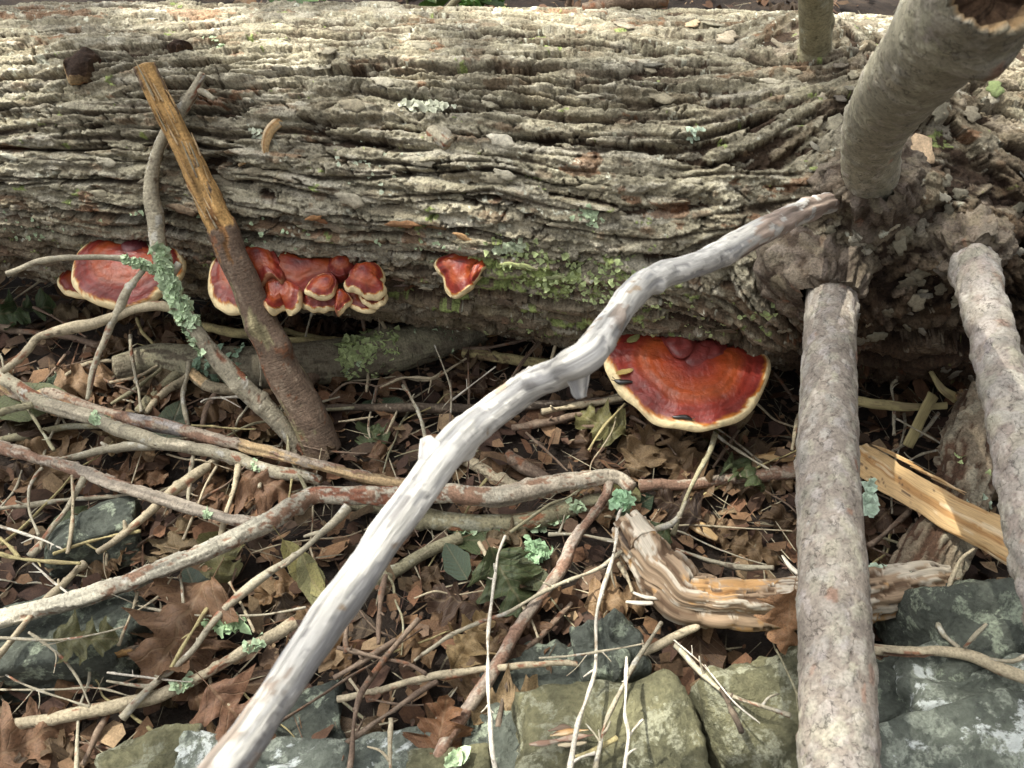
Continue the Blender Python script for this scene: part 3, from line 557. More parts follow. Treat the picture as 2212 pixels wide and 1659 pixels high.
for u, v, ln, k, ang, colr, lab in ((880, 470, 0.022, 3, 0.0, (0.25, 0.13, 0.06), 'rusty peeling bark flake'), (925, 478, 0.030, 1, -0.08, (0.33, 0.20, 0.10), 'tan peeling bark flake'), (975, 488, 0.026, 3, -0.2, (0.36, 0.21, 0.10), 'orange tan peeling bark flake'), (1005, 502, 0.014, 1, -0.35, (0.38, 0.23, 0.11), 'small orange tan bark flake'), (690, 458, 0.012, 1, 0.3, (0.33, 0.17, 0.07), 'small rust orange bark flake'), (700, 466, 0.009, 2, -0.3, (0.28, 0.13, 0.06), 'tiny rust bark flake'),
        (1993, 327, 0.024, 7, -0.95, (0.56, 0.41, 0.26), 'pale peach wood chip caught in the bark'), (1495, 62, 0.012, 4, 0.6, (0.5, 0.38, 0.24), 'pale tan chip on the bark'), (1570, 85, 0.016, 4, 0.5, (0.5, 0.42, 0.3), 'cream tan chip on the bark'),
        (2385-250, 210, 0.012, 5, 0.4, (0.16, 0.2, 0.08), 'small green leaf scrap on the bark')):
    s, th, _ = log_hit(u, v); put_flake(s, th, ln, FM[k], ang, colr, 0.12, 0.004)['label'] = lab
for (s0, t0, a_, sg), rad0 in zip(LIMBS[:3], (0.048, 0.05, 0.04)):
    for k in range(16):
        an_ = r.uniform(0, 6.28); rr_ = rad0*r.uniform(1.3, 2.1); s = s0+rr_*math.cos(an_); th = t0+rr_*math.sin(an_)/0.25; hh, cc, fl_ = bark_h(s, th)
        put_flake(s, th, r.uniform(0.007, 0.014), FM[r.choice([2, 4, 5, 7])], an_+r.normal(0, 0.4), tuple(np.clip(GREYS[r.choice(5)]*r.uniform(0.35, 0.8), 0, 0.8)), 0.45, 0.0005)
# small stub and curled strip on the bark
p, n_ = log_pt(940, 290); q, n2 = log_pt(972, 318); tube('twig_stub', [p-n_*0.01, p+n_*0.004, q+n2*0.012], [0.009, 0.010, 0.009], 'grey', LOG, res=0.002, knots=1)
pts = [log_pt(620, 258, 0.012)[0], log_pt(592, 290, 0.016)[0], log_pt(582, 325, 0.014)[0], log_pt(592, 352, 0.004)[0]]
tube('bark_strip', pts, [0.007, 0.0065, 0.0045, 0.002], 'wood', LOG, res=0.002, flat=0.35, flatdir=ray(600, 300), knots=0)
pts = [log_pt(518, 358, 0.004)[0], log_pt(540, 346, 0.008)[0], log_pt(560, 338, 0.004)[0]]
tube('bark_strip', pts, [0.002, 0.0035, 0.0015], 'wood', LOG, res=0.002, flat=0.35, flatdir=ray(600, 300), knots=0)
# crusty lichen on the bark
r = np.random.default_rng(5)
for u, v, su, sv, n, sz, colr in ((920, 232, 26, 7, 60, (0.003, 0.007), (0.58, 0.6, 0.46)), (558, 290, 12, 5, 22, (0.002, 0.005), (0.6, 0.64, 0.5)), (1500, 291, 7, 5, 12, (0.002, 0.004), LICHB), (470, 95, 12, 7, 20, (0.002, 0.005), LICH), (1110, 524, 20, 5, 40, (0.003, 0.006), (0.48, 0.55, 0.38)), (1275, 462, 14, 9, 36, (0.002, 0.005), LICH),
        (1160, 545, 40, 12, 30, (0.002, 0.005), LICHY), (1215, 585, 55, 16, 70, (0.002, 0.005), LICHY), (1300, 580, 45, 18, 80, (0.002, 0.005), LICHY), (1250, 620, 70, 10, 50, (0.002, 0.004), LICHY), (1400, 640, 50, 10, 26, (0.002, 0.005), LICHY), (1655, 665, 22, 5, 26, (0.002, 0.005), LICHY), (1130, 688, 30, 6, 34, (0.002, 0.006), LICHY), (1500, 700, 60, 8, 30, (0.002, 0.005), LICHY), (1440, 660, 60, 10, 24, (0.002, 0.004), LICHY),
        (800, 350, 40, 30, 26, (0.0015, 0.004), (0.5, 0.56, 0.42)), (560, 500, 60, 20, 22, (0.0015, 0.004), LICH), (320, 460, 60, 20, 20, (0.0015, 0.004), LICH), (60, 500, 40, 12, 18, (0.0015, 0.004), LICH), (1090, 530, 30, 14, 24, (0.002, 0.005), LICHY), (930, 520, 60, 15, 20, (0.0015, 0.0035), LICH), (60, 480, 50, 20, 14, (0.0015, 0.0035), LICH), (1010, 690, 30, 6, 20, (0.002, 0.004), LICHY)):
    pts = []; ns_ = []
    for _ in range(n):
        s, th, p = log_hit(u+r.normal(0, su), v+r.normal(0, sv)); hh, _, _ = bark_h(s, th); n_ = math.cos(th)*Lf+math.sin(th)*Lu; q = LA+La*s+n_*(float(Rs(np.array(s), np.array(th)))+hh+0.0006); pts.append(q); ns_.append(n_)
    flakes('lichen', pts, ns_, sz, LOG, colr, 0.3, seed=u, ruffle=0.6)

# ------------------------------------------------------------------ shelf fungi
RED = [(0.0, (0.10, 0.022, 0.022)), (0.18, (0.20, 0.022, 0.012)), (0.38, (0.27, 0.042, 0.009)), (0.55, (0.28, 0.055, 0.014)), (0.70, (0.19, 0.022, 0.012)), (0.86, (0.165, 0.02, 0.014)), (1.0, (0.165, 0.02, 0.014))]
CREAM = np.array([0.76, 0.62, 0.36]); AMBER = np.array([0.42, 0.15, 0.02])
def cap(root, px, rim, focal, P0, tilt, dome=0.012, thick=0.012, rimw=0.11, seed=0, ridges=5, stalk=None, roll=0.0, lumps=0.003, dark=1.0, under=0.015, cname='cap'):
    """px: outline in the photograph, unprojected on the shelf's own plane through its foot P0; rim: 1 = free edge, 0 = grown to the log"""
    r = np.random.default_rng(seed); N_ = nrm(np.array([0, 0, 1.0])*math.cos(tilt)+np.array([math.sin(roll), -math.cos(roll), 0])*math.sin(tilt))
    X = nrm(np.cross(nrm([0, 1, 0]), N_)); X = X if X[0] > 0 else -X; Y = np.cross(N_, X)
    def pl(u, v): d = ray(u, v); t = ((P0-CAM) @ N_)/(d @ N_); q = CAM+d*t-P0; return np.array([q @ X, q @ Y])
    pts = np.array([pl(*q) for q in px]); f = pl(*focal); rimv = np.array(rim, float)
    loop = np.vstack([pts, pts[:1]]); lr = np.append(rimv, rimv[0]); M_ = 120
    Q = catmull(np.column_stack([loop, np.zeros(len(loop)), lr]), M_+1)[:-1]; o2 = Q[:, :2]; rw = np.clip(Q[:, 3], 0, 1)
    sz = np.linalg.norm(o2-f, axis=1).mean()
    wob = np.convolve(np.tile(r.normal(0, 1, M_), 3), np.hanning(9)/4.5, 'same')[M_:2*M_]*0.011
    def ring(t): return f+(o2-f)*(t*(1+wob*t))[..., None] if np.ndim(t) else f+(o2-f)*(t*(1+wob*t))[:, None]
    nt_ = 34; ts = np.linspace(0.0, 1, nt_)**0.85; rb = 1-rimw; an = np.linspace(0, 2*np.pi, M_, endpoint=False)
    lump = sum(r.normal(0, 1)*np.cos(k*an+r.uniform(0, 6.28)) for k in (2, 3, 4))*lumps*0.55
    edge = sum(r.normal(0, 1)*np.cos(k*an+r.uniform(0, 6.28)) for k in (3, 4, 7, 11))*thick*0.10
    def ztop(t): 
        q = np.clip((t-rb)/rimw, 0, 1); z = dome*(1-t**2.6)+ (min(0.0005, sz*0.006)*np.sin(ridges*2*np.pi*t+0.8)*sstep(0.25, 0.5, t)*(t < rb+0.02))+lump*sstep(0.35, 1.0, t)+edge*t**4
        z = z-np.where(q > 0, 0.5*thick*(1-np.sqrt(np.clip(1-q*q, 0, 1))), 0)+0.0012*math.exp(-((t-rb)/0.03)**2); return z
    VT = []; CT = []
    rx = np.array([x for x, _ in RED]); rc = np.array([c for _, c in RED])
    ph = r.uniform(0, 6.28, 6); radial = 0.10*np.sin(5*an+ph[0])+0.07*np.sin(11*an+ph[1])+0.05*np.sin(19*an+ph[2])
    rings_c = []
    for t in ts:
        z = ztop(t); p2 = ring(t); VT.append(P0+p2[:, :1]*X+p2[:, 1:]*Y+z[:, None]*N_ if np.ndim(z) else P0+p2[:, :1]*X+p2[:, 1:]*Y+z*N_)
        c = np.stack([np.interp(t+0.02*np.sin(5*an+ph[3]), rx, rc[:, k]) for k in range(3)], 1)*(1+radial*sstep(0.3, 0.7, t))[:, None]*dark*(1+(0.13 if sz > 0.05 else 0.03)*math.sin(ridges*2*math.pi*t**1.5*1.5+1)*sstep(0.3, 0.6, t))
        e = rb+0.022*np.sin(6*an+ph[4])+0.016*np.sin(13*an+ph[5])+r.normal(0, 0.008, M_)
        am = sstep(-0.035, -0.005, t-e)*rw; cr = sstep(0.0, 0.02, t-e)*rw
        c = c*(1-am)[:, None]+AMBER*am[:, None]; c = c*(1-cr)[:, None]+CREAM*r.uniform(0.92, 1.06, M_)[:, None]*cr[:, None]
        CT.append(np.column_stack([c, 1-0.95*np.maximum(cr, am*0.4)]))
    kb = int(np.searchsorted(ts, rb)); VT = np.array(VT); CT = np.array(CT)
    def part(nm, VV, CC_, close_center=False, flip=False):
        n_ = len(VV); F = gridF(n_, M_, True); F = F if not flip else F[:, ::-1]
        return link(mesh(nm, VV.reshape(-1, 3), np.ascontiguousarray(F), CC_.reshape(-1, 4)), nm, par_[0], M_FUNGUS)
    par_ = [root]; par_[0] = part(cname, VT[:kb+1], CT[:kb+1])
    # rim roll: rest of the top, round the edge and back under
    VR = list(VT[kb:]); CR = list(CT[kb:])
    tb = np.concatenate([[1.0], 1-rimw*np.array([0.04, 0.15, 0.4, 0.7, 1.0])])
    uc = CREAM*np.array([0.9, 0.82, 0.7]); 
    for t in tb[1:]:
        q = (t-rb)/rimw; z = -thick*0.5-0.5*thick*math.sqrt(max(0, 1-q*q))+edge*t+lump*0.7; p2 = ring(t); VR.append(P0+p2[:, :1]*X+p2[:, 1:]*Y+z[:, None]*N_)
        k = rw[:, None]; CR.append(np.column_stack([uc*k+np.array([0.17, 0.03, 0.02])*(1-k), np.full(M_, 0.05)]))
    part('rim', np.array(VR), np.array(CR))
    VB = [VR[-1]]; CB = [CR[-1]]
    for t in np.linspace(rb, 0.0, 9)[1:]:
        z = -thick-under*(1-t/rb)+edge*t+lump*0.7*t; p2 = ring(t); VB.append(P0+p2[:, :1]*X+p2[:, 1:]*Y+z[:, None]*N_); CB.append(np.column_stack([np.tile(uc*0.85, (M_, 1)), np.full(M_, 0.0)]))
    part('pore_surface', np.array(VB), np.array(CB))
    def on_top(u, v, dz=0.0):
        q = pl(u, v)-f; a_ = np.argmin(np.abs(np.angle(np.exp(1j*(np.arctan2(*(o2-f).T[::-1])-np.arctan2(q[1], q[0])))))); t = min(np.linalg.norm(q)/np.linalg.norm(o2[a_]-f), 0.98); z = ztop(t); z = z[a_] if np.ndim(z) else z
        return P0+(q+f)[0]*X+(q+f)[1]*Y+(z+dz)*N_, N_, X, Y
    return on_top
def blob(root, name, c, rx, colr, seed, gloss=1.0, n=(26, 36)):
    """rounded, uneven stalk lump"""
    r = np.random.default_rng(seed); a = np.linspace(0, np.pi, n[0])[:, None]; b = np.linspace(0, 2*np.pi, n[1], endpoint=False)[None, :]
    d = 1+sum(r.normal(0, 0.06)*np.cos(k*b+r.uniform(0, 6))*np.sin(a*r.integers(1, 4)) for k in (1, 2, 3, 4))
    V = np.stack([rx[0]*d*np.sin(a)*np.cos(b), rx[1]*d*np.sin(a)*np.sin(b), rx[2]*d*np.cos(a)*np.ones_like(b)], -1)+np.asarray(c)
    ccol = np.array(colr)*(1+0.15*np.sin(9*a+3*b))[..., None]
    return link(mesh(name, V.reshape(-1, 3), np.ascontiguousarray(gridF(*n, True)[:, ::-1]), np.concatenate([ccol, np.full(ccol.shape[:2]+(1,), gloss)], -1).reshape(-1, 4)), name, root, M_FUNGUS)
def cA(x, y): return (x*0.24, 495.5+y*0.24)
def cB(x, y): return (424.7+x*0.24, 495.5+y*0.24)
def cC(x, y): return (884.8+x*0.24, 495.5+y*0.24)
def c4(x, y): return (1106+x*0.5, 464.5+y*0.5)
def fungus(name, label, u, v, cat='fungus', off=-0.012):
    p, n_ = log_pt(u, v, off); o = empty(name, p); props(o, label, cat, 'red lacquered shelf fungi on the log'); return o, p
# left conk and the small one behind it
f2, p2 = fungus('shelf_fungus', 'small red shelf fungus half hidden under a wider glossy red fungus', *cA(700, 330))
cap(f2, [cA(*q) for q in ((640, 305), (560, 360), (515, 440), (515, 500), (560, 560), (640, 600), (740, 612), (860, 600), (900, 480), (860, 330), (740, 290))], [0.3, 1, 1, 1, 1, 1, 1, 0.6, 0, 0, 0], cA(760, 370), p2+np.array([0, 0.0, -0.022]), 0.30, 0.006, 0.009, 0.12, 3, ridges=3)
f1, p1 = fungus('shelf_fungus', 'glossy wine red fan fungus with cream rim behind a lichen covered twig', *cA(1080, 120))
cap(f1, [cA(*q) for q in ((900, 72), (820, 105), (740, 160), (680, 230), (640, 310), (622, 400), (640, 490), (690, 560), (760, 620), (860, 670), (980, 700), (1100, 705), (1220, 690), (1340, 650), (1440, 595), (1540, 530), (1620, 440), (1665, 350), (1660, 260), (1620, 200), (1570, 185), (1510, 210), (1430, 190), (1330, 150), (1200, 115), (1050, 100))],
    [0.4, 1, 1, 1, 1, 1, 1, 1, 1, 1, 1, 1, 1, 1, 1, 1, 1, 1, 1, 1, 1, 0.5, 0, 0, 0, 0], cA(1160, 240), p1, 0.30, 0.012, 0.009, 0.07, 4, ridges=5, lumps=0.003)
pp, nn = log_pt(*cA(1230, 150), 0.006); blob(f1, 'stalk', pp, (0.022, 0.02, 0.014), (0.13, 0.03, 0.035), 9)
# cluster
f3, p3 = fungus('shelf_fungus_cluster', 'lumpy cluster of fused dark red shelf fungi with cream edges behind a leaning stick', *cB(900, 260))
def sub(px, rim, foc, dz, tilt, sd, **kw): return cap(f3, [cB(*q) for q in px], rim, cB(*foc), p3+np.array([0, 0.0, dz]), tilt, seed=sd, **kw)
sub([(420, 190), (300, 200), (200, 230), (150, 270), (112, 350), (92, 440), (96, 540), (125, 630), (185, 700), (270, 750), (370, 745), (470, 700), (540, 600), (600, 450), (560, 250)], [0, 0, 0.6, 1, 1, 1, 1, 1, 1, 1, 1, 1, 0.6, 0, 0], (430, 270), -0.004, 0.36, 11, dome=0.009, thick=0.009, rimw=0.12)
sub([(410, 160), (380, 260), (420, 380), (500, 470), (570, 490), (640, 455), (700, 440), (770, 490), (800, 420), (760, 300), (700, 200), (560, 150)], [0, 0, 0, .2, .3, .15, .15, .2, 0, 0, 0, 0], (560, 230), 0.016, 0.42, 12, dome=0.012, thick=0.009, rimw=0.10, lumps=0.006)
sub([(560, 500), (560, 620), (620, 720), (680, 782), (740, 745), (815, 690), (800, 730), (860, 745), (930, 712), (960, 600), (920, 480), (800, 430), (660, 450)], [0, 0, 0.3, 1, 1, 1, 1, 1, 1, 0.2, 0, 0, 0], (740, 520), 0.002, 0.40, 13, dome=0.010, thick=0.008, rimw=0.13, lumps=0.006)
sub([(600, 170), (560, 330), (640, 480), (780, 560), (920, 600), (1040, 540), (1160, 500), (1290, 470), (1400, 380), (1380, 270), (1150, 262), (960, 262), (850, 205)], [0]*13, (930, 330), 0.004, 0.45, 14, dome=0.014, thick=0.010, rimw=0.08, lumps=0.005, dark=0.8)
sub([(1190, 280), (1180, 360), (1230, 420), (1310, 440), (1400, 400), (1440, 330), (1400, 260), (1310, 232), (1230, 245)], [0]*9, (1310, 310), 0.014, 0.42, 15, dome=0.014, thick=0.012, rimw=0.08, dark=0.75)
sub([(930, 620), (930, 670), (960, 705), (1060, 732), (1190, 722), (1280, 680), (1300, 560), (1200, 480), (1050, 500)], [0.6, 1, 1, 1, 1, 0.5, 0, 0, 0], (1130, 560), -0.012, 0.36, 16, dome=0.012, thick=0.008, rimw=0.10, dark=0.8)
sub([(1130, 402), (1055, 428), (1000, 470), (965, 530), (972, 575), (1030, 605), (1100, 626), (1180, 618), (1226, 588), (1250, 540), (1270, 470), (1220, 410)], [1, 1, 1, 1, 1, 1, 1, 1, 1, 0.3, 0, 0], (1180, 470), 0.012, 0.40, 17, dome=0.008, thick=0.007, rimw=0.13)
sub([(1340, 570), (1370, 680), (1420, 715), (1500, 745), (1570, 748), (1620, 712), (1640, 600), (1500, 520)], [0, 0.6, 1, 1, 1, 1, 0.4, 0], (1480, 570), -0.016, 0.34, 18, dome=0.006, thick=0.006, rimw=0.13, dark=0.75)
sub([(1440, 560), (1480, 640), (1540, 685), (1640, 696), (1700, 660), (1722, 600), (1700, 540), (1600, 470)], [0, 1, 1, 1, 1, 1, 0.6, 0], (1570, 540), -0.002, 0.34, 19, dome=0.006, thick=0.007, rimw=0.15, dark=0.75)
sub([(1430, 310), (1540, 292), (1630, 325), (1685, 365), (1696, 430), (1682, 480), (1712, 530), (1700, 580), (1650, 612), (1570, 624), (1500, 605), (1430, 565), (1360, 548), (1315, 490), (1345, 470), (1385, 390)], [0, 0, 0.3, 1, 1, 1, 1, 1, 1, 1, 1, 1, 1, 1, 0.6, 0], (1510, 400), 0.018, 0.40, 20, dome=0.016, thick=0.008, rimw=0.12)
sub([(1240, 560), (1235, 680), (1265, 772), (1315, 740), (1370, 690), (1405, 640), (1370, 590), (1310, 530)], [0, 0, 0.2, 1, 1, 1, 0.6, 0], (1300, 590), 0.004, 0.5, 21, dome=0.010, thick=0.006, rimw=0.16)
# small one
f4, p4 = fungus('shelf_fungus', 'little folded red bracket with cream edge sitting alone beneath a tan bark flake', *cC(520, 220))
cap(f4, [cC(*q) for q in ((330, 250), (270, 252), (225, 275), (215, 320), (250, 385), (295, 425), (310, 510), (350, 575), (430, 620), (510, 600), (575, 540), (590, 485), (640, 420), (705, 330), (710, 260), (650, 225), (530, 190), (430, 205))], [0.3, 1, 1, 1, 1, 1, 1, 1, 1, 1, 1, 1, 1, 0.8, 0, 0, 0, 0], cC(460, 330), p4, 0.55, 0.014, 0.007, 0.09, 23, ridges=3, lumps=0.006)
cap(f4, [cC(*q) for q in ((520, 440), (540, 490), (590, 470), (650, 390), (700, 325), (690, 250), (600, 300))], [1, 1, 1, 1, 1, 0, 0], cC(610, 360), p4+np.array([0, 0, 0.008]), 0.5, 0.008, 0.005, 0.12, 24, ridges=2, cname='lobe')
# the big one
f5, p5 = fungus('shelf_fungus', 'large glossy orange red kidney shaped shelf fungus carrying two slugs', *c4(760, 520), off=0.004)
TOP = cap(f5, [c4(*q) for q in ((455, 478), (425, 530), (402, 580), (398, 630), (410, 680), (436, 730), (490, 790), (560, 845), (620, 888), (680, 912), (760, 925), (830, 926), (900, 910), (985, 878), (1050, 828), (1095, 745), (1117, 670), (1108, 612), (1070, 576), (1010, 556), (950, 562), (900, 588), (850, 600), (790, 592), (730, 575), (680, 540), (620, 508), (540, 486))],
          [0.3, 0.8, 1, 1, 1, 1, 1, 1, 1, 1, 1, 1, 1, 1, 1, 1, 1, 1, 0.8, 0.4, 0.0, 0, 0, 0, 0, 0, 0, 0], c4(780, 650), p5+np.array([0, 0, 0.002]), 0.26, 0.010, 0.010, 0.075, 25, ridges=6, lumps=0.003)
for k, (x, y, a, b, c_) in enumerate(((722, 572, 0.025, 0.030, 0.012), (792, 588, 0.031, 0.036, 0.012), (866, 572, 0.023, 0.030, 0.010))):
    q, n_, X_, Y_ = TOP(*c4(x, y)); blob(f5, 'stalk', q+np.array([0, 0.002, 0.003]), (a, b, c_), (0.15, 0.026, 0.022), 30+k)
# old dark brackets on top of the log
r = np.random.default_rng(3)
for (u, v, w_, h_, lab, sd) in ((172, 142, 44, 46, 'old blackened bracket fungus with worn tan rim on top of log', 41), (385, 103, 30, 16, 'small shrivelled black brown bracket fungus on the sunlit bark', 42)):
    p, n_ = log_pt(u, v-h_*0.4, 0.016); o = empty('old_bracket', p); props(o, lab, 'fungus', 'old dead bracket fungi')
    pts = [(u-w_*0.2, v-h_*0.6), (u-w_*0.6, v-h_*0.1), (u-w_*0.75, v+h_*0.4), (u-w_*0.5, v+h_*0.75), (u-w_*0.05, v+h_*0.7), (u+w_*0.4, v+h_*0.4), (u+w_*0.7, v-h_*0.1), (u+w_*0.95, v-h_*0.5), (u+w_*0.4, v-h_*0.75)]
    RED_, CREAM_, AMB_ = RED, CREAM, AMBER; RED = [(0, (0.05, 0.03, 0.02)), (0.6, (0.04, 0.024, 0.016)), (1, (0.06, 0.035, 0.02))]; CREAM = np.array([0.42, 0.3, 0.16]) if sd == 41 else np.array([0.06, 0.04, 0.03]); AMBER = np.array([0.12, 0.06, 0.03])
    cap(o, pts, [0, 1, 1, 1, 0.6, 0.1, 0, 0, 0], (u, v-h_*0.1), p, 0.45, 0.012, 0.012, 0.14, sd, ridges=4, lumps=0.008)
    RED, CREAM, AMBER = RED_, CREAM_, AMB_
for o in [o for o in bpy.data.objects if o.type == 'MESH' and o.parent and (o.parent.name.startswith('old_bracket') or (o.parent.parent and o.parent.parent.name.startswith('old_bracket')))]: o.data.materials[0] = M_BARK

# slugs and scraps on the big cap
def slug(u0, v0, u1, v1, lab, rr_):
    a, n_, X_, Y_ = TOP(u0, v0, rr_*0.7); b, _, _, _ = TOP(u1, v1, rr_*0.7); n = 26; m_ = 12; t = np.linspace(0, 1, n); side = nrm(np.cross(b-a, n_))
    P = a+(b-a)*t[:, None]+side*(0.0016*np.sin(t*5))[:, None]; pr = rr_*np.sin(np.pi*np.clip(t*0.94+0.03, 0, 1))**0.55*(1-0.25*t)*(1+0.10*np.exp(-((t-0.28)/0.1)**2))
    tt, A, B_ = frames(P); th = 2*np.pi*np.arange(m_)/m_
    V = P[:, None]+side*(pr[:, None]*np.cos(th)*1.05)[..., None]+n_*(pr[:, None]*np.sin(th)*0.85)[..., None]
    root = empty('slug', a); props(root, lab, 'slug', 'slugs on the big fungus')
    V = np.vstack([V.reshape(-1, 3), P[0], P[-1]]); F = [list(q) for q in gridF(n, m_, True)]+[[n*m_, (j+1) % m_, j] for j in range(m_)]+[[n*m_+1, (n-1)*m_+j, (n-1)*m_+(j+1) % m_] for j in range(m_)]
    link(mesh('body', V, F), 'body', root, M_SLUG); d = nrm(a-b)
    for sg in (-1, 1):
        e = a+n_*rr_*0.2+side*sg*rr_*0.35; k = 8; C = np.array([e, e+d*rr_*0.9+n_*rr_*0.6+side*sg*rr_*0.3]); tube('eye_stalk', C, [rr_*0.16, rr_*0.12], 'dark', root, res=0.0006, knots=0, mat=M_SLUG)
slug(*c4(440, 722), *c4(518, 738), 'black slug crawling near the left cream rim of the big fungus', 0.0042)
slug(*c4(775, 893), *c4(690, 876), 'dark slug lying along the front cream rim of the big fungus', 0.0038)

# ------------------------------------------------------------------ leaves
def oak_mesh(seed, lobes=4, wid=0.36, curl=0.35, fold=0.3, pet=0.22):
    r = np.random.default_rng(seed); rows = [(0.0, 0.012, 0.0)]
    for k in range(lobes):
        st = 0.84/lobes; x = 0.04+k*st; env = wid*(0.5+0.7*math.sin(math.pi*min(1, (k+0.7)/lobes)**0.9))*r.uniform(0.8, 1.15)
        rows.append((x+0.02*st, env*r.uniform(0.28, 0.5), 0.03)); rows.append((x+0.28*st, env*r.uniform(0.72, 0.9), 0.05)); rows.append((x+0.5*st, env*r.uniform(0.95, 1.1), 0.085)); rows.append((x+0.7*st, env*r.uniform(0.78, 0.95), 0.07)); rows.append((x+0.88*st, env*r.uniform(0.42, 0.58), 0.04))
    rows.append((0.90, wid*0.34, 0.0)); rows.append((0.95, wid*0.25, 0.02)); rows.append((1.02, 0.004, 0.0))
    nc = 3*len(rows); rr_ = np.array(rows); ctl = np.column_stack([rr_, np.array([r.uniform(0.72, 1.12, 2) for _ in rows])]); kx = np.linspace(0, len(rows)-1, nc); i0_ = np.clip(kx.astype(int), 0, len(rows)-2); f0_ = (kx-i0_)[:, None]; f0_ = f0_*f0_*(3-2*f0_)*0.5+f0_*0.5; ctl = ctl[i0_]*(1-f0_)+ctl[i0_+1]*f0_
    ctl[1:-1, 1] *= 1+r.normal(0, 0.035, nc-2); rows = [tuple(q[:3]) for q in ctl]
    ph = r.uniform(0, 6.28, 4); V = []; UV = []
    sk = [q[3:5] for q in ctl]
    for (x, w_, sw_), k in zip(rows, sk):
        for c, f_ in enumerate((-1, -0.66, -0.33, 0, 0.33, 0.66, 1)):
            ww = w_*(k[0] if f_ < 0 else k[1]); X = x+abs(f_)*sw_; Y = ww*f_
            z = curl*0.35*(X-0.5)**2*math.cos(ph[3])+fold*abs(Y)*0.9*math.cos(ph[0]*0.3)+0.09*math.sin(8*X+ph[1])*abs(f_)*(1 if f_ > 0 else -0.8)+0.075*math.sin(13*Y+6*X+ph[2])+0.05*math.sin(19*X-11*Y+ph[0])+0.03*math.sin(31*X+23*Y+ph[3])+curl*1.6*Y*Y*math.sin(ph[1])+0.10*(X-0.5)*Y*math.sin(ph[2])
            V.append((X, Y, z)); UV.append((X, Y))
    F = gridF(len(rows), 7); n0 = len(V)
    z0 = V[3][2]
    for x, y, z in ((0.02, -0.007, 0), (0.02, 0.007, 0), (0.02, 0, 0.01), (-pet, -0.005, 0.03), (-pet, 0.005, 0.03), (-pet, 0.0, 0.04)): V.append((x, y, z0+z)); UV.append((x, 0))
    FF = [list(q) for q in F]+[[n0, n0+1, n0+4, n0+3], [n0+1, n0+2, n0+5, n0+4], [n0+2, n0, n0+3, n0+5]]
    V = np.array(V); V[:, 0] -= 0.5; V[:, 2] -= V[:, 2].min()*0.6
    return mesh('leaf', V, FF, None, True, np.array(UV))
def oval_mesh(seed, wid=0.24, curl=0.4, fold=0.35):
    r = np.random.default_rng(seed); V = []; UV = []; ph = r.uniform(0, 6.28, 4); n = 11
    for i in range(n):
        x = i/(n-1); w_ = max(wid*math.sin(math.pi*x**0.85)**0.8, 0.003)
        for f_ in (-1, -0.5, 0, 0.5, 1):
            Y = w_*f_*(1+0.08*math.sin(17*x)); z = curl*0.5*(x-0.5)**2+fold*abs(Y)+0.04*math.sin(6*x+ph[0])*f_+curl*1.8*Y*Y*math.sin(ph[1]); V.append((x-0.5, Y, z)); UV.append((x, Y))
    F = [list(q) for q in gridF(n, 5)]; n0 = len(V); z0 = V[2][2]
    for x, y, z in ((-0.48, -0.006, 0), (-0.48, 0.006, 0), (-0.48, 0, 0.01), (-0.72, -0.005, 0.04), (-0.72, 0.005, 0.04), (-0.72, 0, 0.05)): V.append((x, y, z0+z)); UV.append((x, 0))
    F += [[n0, n0+1, n0+4, n0+3], [n0+1, n0+2, n0+5, n0+4], [n0+2, n0, n0+3, n0+5]]
    return mesh('leaf', V, F, None, True, np.array(UV))
OAK = [oak_mesh(k, lobes=(3, 4, 3, 4, 4, 3, 4, 3, 4, 3)[k], wid=(0.42, 0.36, 0.46, 0.33, 0.4, 0.38, 0.44, 0.5, 0.35, 0.45)[k], curl=(0.3, 0.6, 0.9, 0.4, 0.7, 1.1, 0.5, 0.2, 0.8, 0.6)[k], fold=(0.1, 0.3, 0.2, 0.5, 0.15, 0.6, 0.3, 0.1, 0.4, 0.2)[k]) for k in range(10)]
OVAL = [oval_mesh(60+k, (0.2, 0.26, 0.17, 0.3)[k], (0.5, 0.3, 0.9, 0.2)[k], (0.3, 0.15, 0.5, 0.1)[k]) for k in range(4)]
for me in OAK+OVAL: me.materials.append(M_LEAF)
GOAK = [m_.copy() for m_ in (OAK[0], OAK[7], OVAL[1], OVAL[3])]
for me in GOAK: me.materials.clear(); me.materials.append(M_GREEN)
def put_leaf(name, me, p, yaw, tilt, tdir, size, colr, label, cat='leaf', group=None):
    o = bpy.data.objects.new(name, me); COL.objects.link(o)
    ax = Vector((math.cos(tdir), math.sin(tdir), 0)); o.rotation_euler = (Matrix.Rotation(tilt, 3, ax) @ Matrix.Rotation(yaw, 3, 'Z')).to_euler()
    o.location = p; o.scale = (size,)*3; o.color = (*colr, 1); props(o, label, cat, group); return o
TANS = [((0.30, 0.185, 0.105), 'tan'), ((0.24, 0.125, 0.07), 'rust brown'), ((0.155, 0.085, 0.052), 'dark brown'), ((0.36, 0.25, 0.145), 'pale buff'), ((0.20, 0.13, 0.085), 'grey brown'), ((0.26, 0.15, 0.08), 'cinnamon brown'), ((0.115, 0.065, 0.045), 'blackish brown')]
r = np.random.default_rng(99); n_leaf = 0
